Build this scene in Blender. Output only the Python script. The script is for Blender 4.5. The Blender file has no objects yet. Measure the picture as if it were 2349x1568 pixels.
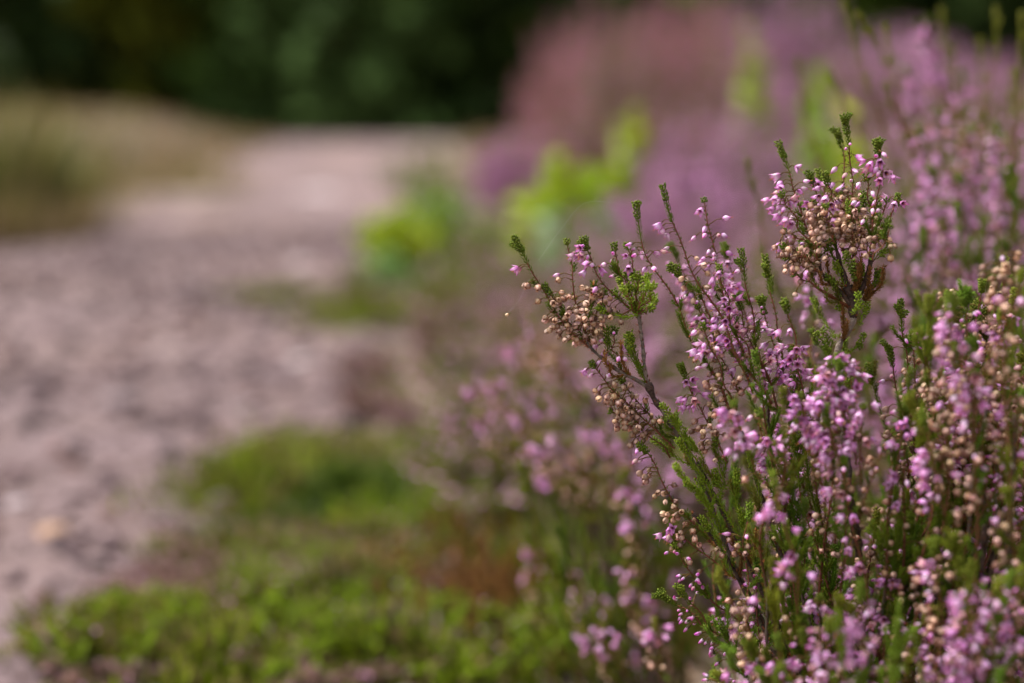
import bpy, math, random
import numpy as np
from mathutils import Vector, noise as mnoise

# ------------------------------------------------------------------ camera, sky, sun, exposure
scene = bpy.context.scene
CAM_H = 0.34
PITCH = math.radians(9.4)
FPX = 3262.5                       # 50 mm lens on 36 mm, in units of a 2349 px wide picture
cam_data = bpy.data.cameras.new("camera")
cam_data.lens = 50
cam_data.sensor_width = 36
cam_data.clip_start = 0.02
cam_data.clip_end = 400
cam_data.dof.use_dof = True
cam_data.dof.focus_distance = 0.53
cam_data.dof.aperture_fstop = 3.1
cam_data.dof.aperture_blades = 0
camera = bpy.data.objects.new("camera", cam_data)
scene.collection.objects.link(camera)
camera.location = (0, 0, CAM_H)
camera.rotation_euler = (math.pi / 2 - PITCH, 0, 0)
scene.camera = camera

SUN_EL, SUN_ROT = math.radians(58), math.radians(-75)
world = bpy.data.worlds.new("World")
scene.world = world
world.use_nodes = True
wn, wl = world.node_tree.nodes, world.node_tree.links
wn.clear()
sky = wn.new("ShaderNodeTexSky")
sky.sky_type = 'NISHITA'
sky.sun_disc = False
sky.sun_elevation = SUN_EL
sky.sun_rotation = SUN_ROT
sky.air_density = 1.0
sky.dust_density = 4.0
sky.ozone_density = 0.6
hsv = wn.new("ShaderNodeHueSaturation")         # cloud cover greys the sky's light
hsv.inputs['Saturation'].default_value = 0.08
bg = wn.new("ShaderNodeBackground")
bg.inputs['Strength'].default_value = 0.1
wo = wn.new("ShaderNodeOutputWorld")
wl.new(sky.outputs[0], hsv.inputs['Color'])
wl.new(hsv.outputs[0], bg.inputs[0])
wl.new(bg.outputs[0], wo.inputs[0])

sun_data = bpy.data.lights.new("sun", 'SUN')
sun_data.energy = 2.6
sun_data.angle = math.radians(24)
sun_data.color = (1.0, 0.95, 0.88)
sun = bpy.data.objects.new("sun", sun_data)
scene.collection.objects.link(sun)
sd = Vector((math.sin(SUN_ROT) * math.cos(SUN_EL), math.cos(SUN_ROT) * math.cos(SUN_EL), math.sin(SUN_EL)))
sun.rotation_euler = sd.to_track_quat('Z', 'Y').to_euler()

scene.view_settings.view_transform = 'Standard'
scene.view_settings.look = 'None'
scene.view_settings.exposure = 1.08
scene.view_settings.gamma = 1
scene.cycles.use_denoising = True
scene.cycles.max_bounces = 6
scene.cycles.transparent_max_bounces = 4

COL = scene.collection
rng = np.random.default_rng(11)
CP, SP = math.cos(PITCH), math.sin(PITCH)
FWD = np.array([0, CP, -SP]); UPV = np.array([0, SP, CP]); RGT = np.array([1., 0, 0])
CAMP = np.array([0, 0, CAM_H])


def P(px, py, d):
    """the place a distance d away that is seen at px, py of a 2349 px wide view"""
    return CAMP + d * (FWD + (px - 1174.5) / FPX * RGT - (py - 784) / FPX * UPV)


def sm(t):
    t = np.clip(t, 0, 1)
    return t * t * (3 - 2 * t)


def xl(y):      # left edge of the path
    return -1.22 - 0.115 * np.maximum(y - 3.3, 0) - 1.1 * sm((3.5 - y) / .9) + 0.07 * np.sin(y * 1.7) + 0.05 * np.sin(y * 4.1 + 1)


def xr(y):      # right edge of the path
    return -0.16 - 0.028 * y + 0.10 * np.exp(-((y - 1.9) / .35) ** 2) - .06 * np.exp(-((y - 1.2) / .22) ** 2) + 0.03 * np.sin(y * 5.3 + 0.6) + 0.02 * np.sin(y * 13.0)


def gz(x, y):
    x = np.asarray(x, float); y = np.asarray(y, float)
    z = 0.24 * sm((x - 0.02 + 0.02 * y) / 1.25)
    z = z + 0.27 * sm((xl(y) + .1 - x) / 1.5)
    z = z - 0.075 * np.maximum(y - 14.5, 0) * (y < 60) - (y >= 60) * 3.4
    z = z + 0.012 * np.sin(x * 7 + 1.3 * np.sin(y * 3)) * np.cos(y * 5 + x * 2) * np.clip(1.5 - y / 12, 0, 1)
    return z


def gz1(x, y):
    return float(gz(x, y))


# ------------------------------------------------------------------ materials
def make_mat(name, rough=0.6, transl=0.0, spec=0.3, noise_amt=0.0, noise_scale=300., bump=0.0):
    """surface whose own colour is stored with the mesh; optional light passing through thin petals and leaves"""
    m = bpy.data.materials.new(name)
    m.use_nodes = True
    n, l = m.node_tree.nodes, m.node_tree.links
    n.clear()
    at = n.new("ShaderNodeAttribute"); at.attribute_name = "Col"
    col = at.outputs['Color']
    pb = n.new("ShaderNodeBsdfPrincipled")
    if noise_amt > 0:
        tc = n.new("ShaderNodeNewGeometry")
        nt = n.new("ShaderNodeTexNoise"); nt.inputs['Scale'].default_value = noise_scale
        nt.inputs['Detail'].default_value = 3
        l.new(tc.outputs['Position'], nt.inputs['Vector'])
        mr = n.new("ShaderNodeMapRange")
        mr.inputs['From Min'].default_value = 0.3; mr.inputs['From Max'].default_value = 0.7
        mr.inputs['To Min'].default_value = 1 - noise_amt; mr.inputs['To Max'].default_value = 1 + noise_amt
        l.new(nt.outputs['Fac'], mr.inputs['Value'])
        mx = n.new("ShaderNodeVectorMath"); mx.operation = 'SCALE'
        l.new(col, mx.inputs[0]); l.new(mr.outputs[0], mx.inputs['Scale'])
        col = mx.outputs[0]
        if bump > 0:
            bp = n.new("ShaderNodeBump"); bp.inputs['Strength'].default_value = bump
            bp.inputs['Distance'].default_value = 0.002
            l.new(nt.outputs['Fac'], bp.inputs['Height'])
            l.new(bp.outputs[0], pb.inputs['Normal'])
    l.new(col, pb.inputs['Base Color'])
    pb.inputs['Roughness'].default_value = rough
    pb.inputs['Specular IOR Level'].default_value = spec
    out = n.new("ShaderNodeOutputMaterial")
    if transl > 0:
        tr = n.new("ShaderNodeBsdfTranslucent")
        l.new(col, tr.inputs['Color'])
        ms = n.new("ShaderNodeMixShader"); ms.inputs[0].default_value = transl
        l.new(pb.outputs[0], ms.inputs[1]); l.new(tr.outputs[0], ms.inputs[2])
        l.new(ms.outputs[0], out.inputs[0])
    else:
        l.new(pb.outputs[0], out.inputs[0])
    return m


M_LEAF = make_mat("heather_leaf", 0.5, 0.2, 0.12)
M_PETAL = make_mat("petal", 0.5, 0.3, 0.35)
M_CAPS = make_mat("dry_capsule", 0.55, 0.12, 0.35)
M_BARK = make_mat("bark", 0.8, 0, 0.2, 0.35, 900., 0.6)
M_STONE = make_mat("stone", 0.75, 0, 0.3, 0.2, 160., 0.4)
M_BROAD = make_mat("broad_leaf", 0.4, 0.35, 0.4)
M_GRASS = make_mat("grass_blade", 0.55, 0.25, 0.3)
M_NEEDLE = make_mat("needles", 0.6, 0.1, 0.2)
M_TRUNK = make_mat("tree_bark", 0.85, 0, 0.2, 0.35, 9., 0.4)
M_SHELL = make_mat("insect_shell", 0.2, 0, 0.6)


# ------------------------------------------------------------------ mesh builder
def unit(v):
    v = np.asarray(v, float)
    return v / (np.linalg.norm(v, axis=-1, keepdims=True) + 1e-12)


def frame(z, roll=0.0, hint=None):
    z = unit(z)
    a = np.array([0, 0, 1.]) if abs(z[2]) < 0.95 else np.array([1., 0, 0])
    if hint is not None:
        a = hint
    x = unit(np.cross(a, z)); y = np.cross(z, x)
    c, s = math.cos(roll), math.sin(roll)
    return np.stack([x * c + y * s, -x * s + y * c, z], axis=1)


class Tpl:
    def __init__(self, V, C, Q=(), T=()):
        self.V = np.array(V, float); self.C = np.array(C, float)
        self.Q = np.array(Q, int).reshape(-1, 4); self.T = np.array(T, int).reshape(-1, 3)


class MB:
    def __init__(self):
        self.V, self.C, self.Q, self.T = [], [], [], []
        self.n = 0
        self.inst = {}

    def raw(self, V, C, Q=None, T=None):
        V = np.asarray(V, float)
        C = np.asarray(C, float)
        if C.ndim == 1:
            C = np.tile(C, (len(V), 1))
        self.V.append(V); self.C.append(C)
        if Q is not None and len(Q):
            self.Q.append(np.asarray(Q, int) + self.n)
        if T is not None and len(T):
            self.T.append(np.asarray(T, int) + self.n)
        self.n += len(V)

    def add(self, key, R, t, tint):
        self.inst.setdefault(key, []).append((R, t, tint))

    def tube(self, pts, rad, col, sides=5):
        pts = np.asarray(pts, float); n = len(pts)
        rad = np.broadcast_to(np.asarray(rad, float), (n,))
        col = np.asarray(col, float)
        if col.ndim == 1:
            col = np.tile(col, (n, 1))
        tg = unit(np.gradient(pts, axis=0))
        a = np.array([0.3, 0.8, 0.52]) if abs(tg[0] @ np.array([0.3, 0.8, 0.52])) < 0.9 else np.array([1., 0, 0])
        x = unit(np.cross(a, tg)); y = np.cross(tg, x)
        an = np.arange(sides) / sides * 2 * math.pi
        ring = np.cos(an)[None, :, None] * x[:, None] + np.sin(an)[None, :, None] * y[:, None]
        V = (pts[:, None] + ring * rad[:, None, None]).reshape(-1, 3)
        C = np.repeat(col, sides, axis=0)
        i, j = np.meshgrid(np.arange(n - 1), np.arange(sides), indexing='ij')
        j2 = (j + 1) % sides
        Q = np.stack([i * sides + j, i * sides + j2, (i + 1) * sides + j2, (i + 1) * sides + j], -1).reshape(-1, 4)
        T = []
        for base, flip in ((0, True), ((n - 1) * sides, False)):
            for k in range(1, sides - 1):
                T.append([base, base + k + 1, base + k] if flip else [base, base + k, base + k + 1])
        self.raw(V, C, Q, T)

    def bake(self):
        for key, L in self.inst.items():
            tp = TPL[key]
            R = np.array([q[0] for q in L]); t = np.array([q[1] for q in L]); ti = np.array([q[2] for q in L])
            m = len(tp.V)
            V = np.einsum('nij,mj->nmi', R, tp.V) + t[:, None]
            C = tp.C[None] * ti[:, None]
            off = (np.arange(len(L)) * m)[:, None, None]
            Q = (tp.Q[None] + off).reshape(-1, 4) if len(tp.Q) else None
            T = (tp.T[None] + off).reshape(-1, 3) if len(tp.T) else None
            self.raw(V.reshape(-1, 3), C.reshape(-1, 3), Q, T)
        self.inst = {}

    def build(self, name, mat, parent=None, smooth=True, origin=None):
        self.bake()
        if not self.V:
            return None
        V = np.concatenate(self.V); C = np.clip(np.concatenate(self.C), 0, 1)
        if origin is not None:
            V = V - np.asarray(origin)
        Q = np.concatenate(self.Q) if self.Q else np.zeros((0, 4), int)
        T = np.concatenate(self.T) if self.T else np.zeros((0, 3), int)
        me = bpy.data.meshes.new(name)
        me.vertices.add(len(V)); me.vertices.foreach_set("co", V.astype(np.float32).ravel())
        loops = np.concatenate([Q.ravel(), T.ravel()])
        me.loops.add(len(loops)); me.loops.foreach_set("vertex_index", loops.astype(np.int32))
        starts = np.concatenate([np.arange(len(Q)) * 4, len(Q) * 4 + np.arange(len(T)) * 3])
        tot = np.concatenate([np.full(len(Q), 4), np.full(len(T), 3)])
        me.polygons.add(len(starts))
        me.polygons.foreach_set("loop_start", starts.astype(np.int32))
        me.polygons.foreach_set("loop_total", tot.astype(np.int32))
        me.polygons.foreach_set("use_smooth", np.full(len(starts), smooth))
        me.update(calc_edges=True)
        ca = me.color_attributes.new("Col", 'FLOAT_COLOR', 'POINT')
        ca.data.foreach_set("color", np.concatenate([C, np.ones((len(C), 1))], 1).astype(np.float32).ravel())
        me.materials.append(mat)
        o = bpy.data.objects.new(name, me)
        COL.objects.link(o)
        if parent is not None:
            o.parent = parent
        if origin is not None:
            o.location = origin
        return o


def tag(o, label=None, cat=None, group=None, kind=None):
    if label: o["label"] = label
    if cat: o["category"] = cat
    if group: o["group"] = group
    if kind: o["kind"] = kind
    return o


def empty(name, loc):
    o = bpy.data.objects.new(name, None)
    COL.objects.link(o)
    o.location = loc
    o.empty_display_size = 0.02
    return o


def copy_tree(o, parent=None):
    c = o.copy()
    COL.objects.link(c)
    c.parent = parent
    for ch in [q for q in CHILD.get(o.name, [])]:
        copy_tree(ch, c)
    return c


CHILD = {}


def kids(root):
    for o in COL.objects:
        if o.parent:
            CHILD.setdefault(o.parent.name, []).append(o)


def spline(pts, step):
    """smooth curve through points, evenly spaced"""
    p = np.asarray(pts, float)
    if len(p) == 2:
        p = np.stack([p[0], (p[0] + p[1]) / 2, p[1]])
    q = np.concatenate([[2 * p[0] - p[1]], p, [2 * p[-1] - p[-2]]])
    out = []
    for i in range(1, len(q) - 2):
        t = np.linspace(0, 1, 12, endpoint=False)[:, None]
        a, b, c, d = q[i - 1], q[i], q[i + 1], q[i + 2]
        out.append(0.5 * (2 * b + (c - a) * t + (2 * a - 5 * b + 4 * c - d) * t ** 2 + (3 * b - a - 3 * c + d) * t ** 3))
    out.append(p[-1:])
    o = np.concatenate(out)
    s = np.concatenate([[0], np.cumsum(np.linalg.norm(np.diff(o, axis=0), axis=1))])
    n = max(3, int(s[-1] / step) + 1)
    u = np.linspace(0, s[-1], n)
    return np.stack([np.interp(u, s, o[:, k]) for k in range(3)], 1), u


# ------------------------------------------------------------------ templates (millimetres scaled to metres)
TPL = {}


def leaf_tpl():
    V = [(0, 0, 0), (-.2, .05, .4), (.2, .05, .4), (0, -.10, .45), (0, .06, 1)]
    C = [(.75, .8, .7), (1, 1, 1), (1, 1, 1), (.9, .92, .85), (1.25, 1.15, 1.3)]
    return Tpl(V, C, T=[(0, 3, 1), (0, 2, 3), (1, 3, 4), (3, 2, 4)])


TPL['leaf'] = leaf_tpl()
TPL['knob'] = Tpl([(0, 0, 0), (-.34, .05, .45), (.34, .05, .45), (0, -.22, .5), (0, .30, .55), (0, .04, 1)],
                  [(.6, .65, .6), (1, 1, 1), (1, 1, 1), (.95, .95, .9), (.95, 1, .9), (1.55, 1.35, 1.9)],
                  T=[(0, 3, 1), (0, 2, 3), (1, 3, 5), (3, 2, 5), (0, 1, 4), (0, 4, 2), (1, 5, 4), (4, 5, 2)])


def lathe(prof, cols, sides, wob=0.0, squash=1.0):
    V, C, Q = [], [], []
    for i, (z, r) in enumerate(prof):
        for j in range(sides):
            a = j / sides * 2 * math.pi
            rr = r * (1 + wob * math.cos(a * 4))
            V.append((rr * math.cos(a), rr * math.sin(a) * squash, z)); C.append(cols[i])
    for i in range(len(prof) - 1):
        for j in range(sides):
            k = (j + 1) % sides
            Q.append((i * sides + j, i * sides + k, (i + 1) * sides + k, (i + 1) * sides + j))
    return V, C, Q


def join(*parts):
    V, C, Q, T = [], [], [], []
    for p in parts:
        n = len(V)
        V += list(p[0]); C += list(p[1]); Q += [tuple(i + n for i in f) for f in p[2]]
        if len(p) > 3:
            T += [tuple(i + n for i in f) for f in p[3]]
    return Tpl(V, C, Q, T)


def petal_ring(n, off, prof, cols, cup=0.3):
    """prof rows: (z, r, halfwidth); three columns with a raised midrib"""
    V, C, Q = [], [], []
    for k in range(n):
        a = off + k / n * 2 * math.pi
        ca, sa = math.cos(a), math.sin(a)
        b = len(V)
        for (z, r, w), c in zip(prof, cols):
            for u in (-1, 0, 1):
                rr = r - cup * w * abs(u)
                V.append((rr * ca - u * w * sa, rr * sa + u * w * ca, z)); C.append(c)
        for i in range(len(prof) - 1):
            for j in range(2):
                q = b + i * 3 + j
                Q.append((q, q + 1, q + 4, q + 3))
    return V, C, Q


G1 = (.10, .15, .04)
OR = (.75, .25, .08)


def style_tube(z0, z1, r=.13, tipc=OR):
    return lathe([(z0, r), (z1 - .3, r), (z1 - .1, r * 2.2), (z1 + .15, r * .8)], [OR, OR, tipc, tipc], 4)


# colours in templates are real; the tint multiplies them
PK, PL, MG = (.74, .29, .68), (.95, .70, .93), (.64, .11, .48)
bract = petal_ring(4, .4, [(-.1, .15, .25), (.6, .75, .55), (1.5, .95, .1)], [(.2, .12, .05), G1, (.14, .2, .05)], .2)
open_out = petal_ring(4, 0, [(.1, .35, .4), (1.2, 1.25, 1.05), (2.6, 1.75, 1.15), (3.7, 2.2, .7), (4.5, 2.75, .12)],
                      [(.55, .25, .42), PK, PL, PK, (.62, .22, .52)], .42)
open_in = petal_ring(4, .785, [(.3, .3, .4), (1.6, 1.1, .75), (2.9, 1.45, .6), (3.5, 1.9, .1)],
                     [MG, (.58, .26, .5), (.7, .4, .66), (.62, .3, .55)], .4)
anth = lathe([(1.2, .5), (2.2, .65), (2.8, .3)], [(.16, .05, .05)] * 3, 6)
TPL['open'] = join(open_out, open_in, anth, bract, style_tube(1, 5.2))
wide_out = petal_ring(4, .3, [(.1, .35, .4), (.9, 1.5, 1.05), (2.0, 2.5, 1.1), (2.9, 3.4, .65), (3.4, 4.1, .1)],
                      [(.55, .25, .42), PK, PL, PK, (.66, .28, .6)], .35)
TPL['wide'] = join(wide_out, open_in, anth, bract, style_tube(1, 4.9))
bell = lathe([(0, .3), (.7, 1.0), (1.7, 1.42), (2.8, 1.25), (3.9, .75), (4.7, .25)],
             [(.5, .25, .4), PK, PL, PL, PK, (.6, .22, .5)], 8, .10)
TPL['bell'] = join(bell, bract, style_tube(4.2, 6.0))
bud = lathe([(0, .2), (.5, .62), (1.4, .92), (2.6, .78), (3.5, .38), (3.9, .05)],
            [G1, (.55, .42, .45), PL, PK, MG, (.55, .08, .38)], 6)
bb = petal_ring(4, .4, [(-.1, .15, .22), (.5, .72, .5), (1.3, .98, .1)], [(.2, .12, .05), G1, (.14, .2, .05)], .1)
TPL['bud'] = join(bud, bb)
CB, CW, CD = (.40, .19, .13), (.80, .58, .46), (.13, .05, .03)
caps = lathe([(0, .3), (.4, 1.05), (1.2, 1.6), (2.1, 1.45), (2.8, .8), (3.5, .35), (2.7, .2)],
             [CB, CB, CW, CW, (.62, .34, .24), CD, CD], 8, .2)
cbr = petal_ring(4, .2, [(-.1, .3, .4), (.6, 1.45, .75), (1.7, 1.9, .6), (3.2, 1.75, .08)], [(.25, .1, .05), CB, (.62, .36, .22), CB], .2)
TPL['caps'] = join(caps, cbr, style_tube(2.5, 4.4, .08, (.35, .12, .05)))
caps2 = petal_ring(4, 0, [(.1, .3, .5), (1.0, 1.5, 1.0), (2.2, 1.75, 1.0), (3.0, 1.2, .5), (3.4, .8, .1)],
                   [CB, (.7, .46, .32), CW, (.72, .45, .3), CB], .45)
TPL['caps_open'] = join(caps2, lathe([(.5, .7), (1.5, 1.1), (2.2, .8), (2.5, .3)], [CB, (.6, .35, .2), CD, CD], 6))
for k, q in (('open', .76), ('wide', .66), ('bell', .64), ('bud', .74), ('caps', .69), ('caps_open', .71)):
    TPL[k].V *= 0.001 * q
# simple ones for heather farther off
fb = lathe([(0, .4), (1.4, 1.7), (3.4, 1.6), (4.6, .5)], [(.4, .2, .3), PK, PL, PK], 5)
TPL['far_bell'] = join(fb); TPL['far_bell'].V *= 0.001
fc = lathe([(0, .4), (1.0, 1.7), (2.4, 1.5), (3.0, .5)], [CB, (.5, .29, .22), (.66, .43, .34), CB], 5)
TPL['far_caps'] = join(fc); TPL['far_caps'].V *= 0.001
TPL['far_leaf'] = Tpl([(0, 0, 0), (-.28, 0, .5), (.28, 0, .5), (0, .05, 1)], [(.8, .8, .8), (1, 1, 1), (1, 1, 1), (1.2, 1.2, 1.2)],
                      T=[(0, 2, 1), (1, 2, 3)])

GREEN = np.array([.105, .150, .012]); GREEN_B = np.array([.165, .235, .016]); OLIVE = np.array([.17, .16, .022])
BRONZE = np.array([.26, .12, .03]); REDST = np.array([.20, .07, .045]); WOOD = np.array([.16, .125, .105]); DARKW = np.array([.055, .035, .028])
RUST = np.array([.30, .09, .035])


def leaves_along(mb, c, u, s0, s1, step, per, size, col, ang, rg, key='leaf', var=.18, r0=.0004):
    """small scale leaves set round the stem between s0 and s1 metres from the tip"""
    s = s0; k = 0
    L = u[-1]
    while s < min(s1, L):
        i = min(int(s / L * (len(c) - 1)), len(c) - 2)
        t = unit(c[i] - c[i + 1])
        F = frame(t)
        p = c[i] + (c[i + 1] - c[i]) * (s / L * (len(c) - 1) - i)
        for j in range(per):
            a = k * .785 + j * 2 * math.pi / per + rg.normal(0, .12)
            rad = F[:, 0] * math.cos(a) + F[:, 1] * math.sin(a)
            an = ang + rg.normal(0, .10)
            d = t * math.cos(an) + rad * math.sin(an)
            sz = size * rg.uniform(.8, 1.2)
            y = unit(rad - d * (rad @ d))
            x = np.cross(y, d)
            R = np.stack([x, y, d], 1) * sz
            mb.add(key, R, p + rad * r0, np.clip(col * rg.uniform(1 - var, 1 + var) * (1 + rg.normal(0, .05, 3)), 0, 1))
        s += step * rg.uniform(.85, 1.15); k += 1


def make_shoot(mb, fl, pts, st, rg, sc=1.0, gz_col=None):
    """pts tip -> base. st: dict with zones in metres from the tip. fl collects blossoms (kind, R, t, tint, quality)"""
    c, u = spline(pts, .0016)
    # slight irregularity so stems never run dead straight
    w = rg.normal(0, 1, (5, 3)) * .0004
    tt = np.linspace(0, 1, len(c))
    for k in range(5):
        c = c + np.sin(tt * math.pi * (k + 1.5) + k)[:, None] * w[k] * sm(tt * 3)[:, None]
    L = u[-1]
    green = (gz_col if gz_col is not None else GREEN) * rg.uniform(.85, 1.2)
    tuft = st.get('tuft', .010)
    stemc = np.where((u < tuft)[:, None], green * 1.1, REDST * rg.uniform(.8, 1.2))
    wood0 = st.get('wood', .09)
    f = sm((u - wood0) / .03)[:, None]
    stemc = stemc * (1 - f) + WOOD * rg.uniform(.6, 1.0) * f
    mb.tube(c, .00026 + .0004 * sm(u / .12) + .0003 * sm((u - .08) / .15), stemc, 5)
    # leafy tip, often forked into two or three little knobs
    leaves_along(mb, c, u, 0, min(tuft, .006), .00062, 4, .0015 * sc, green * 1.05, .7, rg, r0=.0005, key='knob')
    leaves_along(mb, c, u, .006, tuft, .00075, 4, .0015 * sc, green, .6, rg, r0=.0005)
    if .004 < tuft < .4:
        t0 = unit(c[0] - c[min(3, len(c) - 1)])
        for _ in range(rg.integers(0, 3)):
            i = min(int(rg.uniform(.15, .8) * tuft / .0016), len(c) - 2)
            F = frame(t0); a = rg.uniform(0, 6.28)
            d = unit(t0 + (F[:, 0] * math.cos(a) + F[:, 1] * math.sin(a)) * .7)
            pl = rg.uniform(.002, .004)
            cc = np.linspace(c[i] + d * pl, c[i], 4)
            mb.tube(cc, .0003, green, 4)
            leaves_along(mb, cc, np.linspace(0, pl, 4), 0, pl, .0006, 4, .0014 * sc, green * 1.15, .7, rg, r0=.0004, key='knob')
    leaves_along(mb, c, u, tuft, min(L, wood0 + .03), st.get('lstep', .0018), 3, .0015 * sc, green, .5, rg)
    # reddish-brown withered scales on the old wood
    leaves_along(mb, c, u, wood0, min(L, wood0 + .25), .0026, 2, .0018, RUST * .8, .6, rg, var=.6, r0=.0005)
    # short leafy side pegs
    for (a0, a1, dens, ln, cl) in st.get('pegs', []):
        n = rg.poisson(max(0, (min(a1, L) - a0)) * dens)
        for _ in range(n):
            s = rg.uniform(a0, min(a1, L))
            i = min(int(s / L * (len(c) - 1)), len(c) - 2)
            t = unit(c[i] - c[i + 1]); F = frame(t); a = rg.uniform(0, 6.28)
            rad = F[:, 0] * math.cos(a) + F[:, 1] * math.sin(a)
            if rad[2] < -.5: rad = -rad
            pl = ln * rg.uniform(.45, 1.3)
            d1 = unit(t + rad * rg.uniform(.5, 1.1)); d2 = unit(d1 + np.array([0, 0, .55]) + t * .3)
            cc, uu = spline([c[i] + d1 * pl * .5 + d2 * pl * .5, c[i] + d1 * pl * .5, c[i]], .0016)
            g = {'g': green * rg.uniform(.9, 1.3), 'b': BRONZE * rg.uniform(.6, 1.2), 'o': OLIVE * rg.uniform(.8, 1.2)}[cl if rg.random() < .85 else 'g']
            mb.tube(cc, .00035, g * .8, 4)
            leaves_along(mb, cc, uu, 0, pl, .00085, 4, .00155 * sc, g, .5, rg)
    # blossoms, buds and seed capsules hanging on short stalks
    side = unit(np.array(st.get('side', (-.5, -.3, 0)), float))
    for (kind, a0, a1, dens) in st.get('fl', []):
        n = rg.poisson(max(0, (min(a1, L * .97) - a0)) * dens * 1.12)
        for _ in range(n):
            s = rg.uniform(a0, max(a0 + .001, min(a1, L * .97)))
            i = min(int(s / L * (len(c) - 1)), len(c) - 2)
            t = unit(c[i] - c[i + 1]); F = frame(t)
            a = rg.uniform(0, 6.28)
            rad = F[:, 0] * math.cos(a) + F[:, 1] * math.sin(a)
            if rg.random() < .55: rad = unit(rad + side * 1.2 - t * (side @ t))
            pl = rg.uniform(.0018, .0042) * (1.25 if kind in ('caps', 'bell') else 1)
            p0 = c[i]; p1 = p0 + unit(rad + t * .35) * pl * .8
            fd = unit(rad * rg.uniform(.5, 1.1) + np.array([0, 0, -1]) * rg.uniform(.15, .85) + t * .12 + rg.normal(0, .12, 3))
            if kind == 'bud': fd = unit(rad * .9 + np.array([0, 0, -.35]) + t * rg.uniform(-.1, .5) + rg.normal(0, .12, 3))
            p2 = p1 + fd * pl * .4
            mb.tube([p0, p1, p2], [.00022, .0002, .00028], REDST * .7 + green * .4, 4)
            kk = kind
            if kind == 'open' and rg.random() < .22: kk = 'wide'
            if kind == 'open' and rg.random() < .22: kk = 'bell'
            if kind == 'caps' and rg.random() < .42: kk = 'caps_open'
            s_ = rg.uniform(.82, 1.12) * sc
            if kind in ('open', 'bell', 'bud'):
                tint = np.array([1, 1, 1]) * rg.uniform(.78, 1.1) * np.array([1, rg.uniform(.72, 1.12), rg.uniform(.9, 1.05)])
                if rg.random() < .10: tint = np.array([.95, .85, .62]) * rg.uniform(.6, 1)      # fading ones
            else:
                w_ = rg.uniform(.40, 1.12)
                tint = np.array([w_, w_ * rg.uniform(.85, 1.03), w_ * rg.uniform(.8, 1.08)])
            sq = np.array([rg.uniform(.85, 1.08), rg.uniform(.8, 1.05), rg.uniform(.92, 1.18)])
            fl.append((kk, frame(fd, rg.uniform(0, 6.28)) * (s_ * sq), p2, tint))


def style(kind, rg, L=.08):
    j = rg.uniform(.8, 1.25)
    if kind == 'P':      # pink top, capsules beneath
        return dict(tuft=.007 * j, fl=[('bud', .005, .012, 250), ('open', .008, .030 * j, 480), ('bell', .026 * j, .040, 180), ('caps', .032 * j, .062 * j, 380)],
                    pegs=[(.02, .05, 70, .005, 'g'), (.05, .13, 130, .011, 'g')], wood=.085)
    if kind == 'PP':     # mostly pink
        return dict(tuft=.006 * j, fl=[('bud', .004, .01, 300), ('open', .006, .050 * j, 560), ('caps', .045 * j, .065, 160)],
                    pegs=[(.02, .06, 60, .005, 'g'), (.055, .13, 120, .011, 'g')], wood=.09)
    if kind == 'C':
        return dict(tuft=.006 * j, fl=[('open', .006, .014, 160), ('bell', .01, .02, 150), ('caps', .012, .055 * j, 560)],
                    pegs=[(.015, .05, 50, .006, 'g'), (.05, .13, 120, .011, 'g')], wood=.075)
    if kind == 'M':      # crowded dry capsules
        return dict(tuft=.002, fl=[('caps', .001, .019, 1450), ('bell', .001, .004, 150)], pegs=[(.02, .08, 15, .006, 'g')], wood=.012, lstep=.006)
    if kind == 'B':
        return dict(tuft=.008 * j, fl=[('bud', .006, .045 * j, 600), ('open', .03, .055, 160)],
                    pegs=[(.004, .05, 140, .005, 'g'), (.05, .13, 120, .011, 'g')], wood=.09)
    if kind == 'G':
        return dict(tuft=.02, fl=[], pegs=[(.006, .12, 160, .010, 'g')], wood=.06, lstep=.0011)
    if kind == 'g':      # a bare leafy peg
        return dict(tuft=.5, fl=[], pegs=[], wood=.5)
    if kind == 'O':
        return dict(tuft=.5, fl=[], pegs=[(.004, .05, 120, .006, 'o')], wood=.5)
    raise KeyError(kind)


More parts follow.
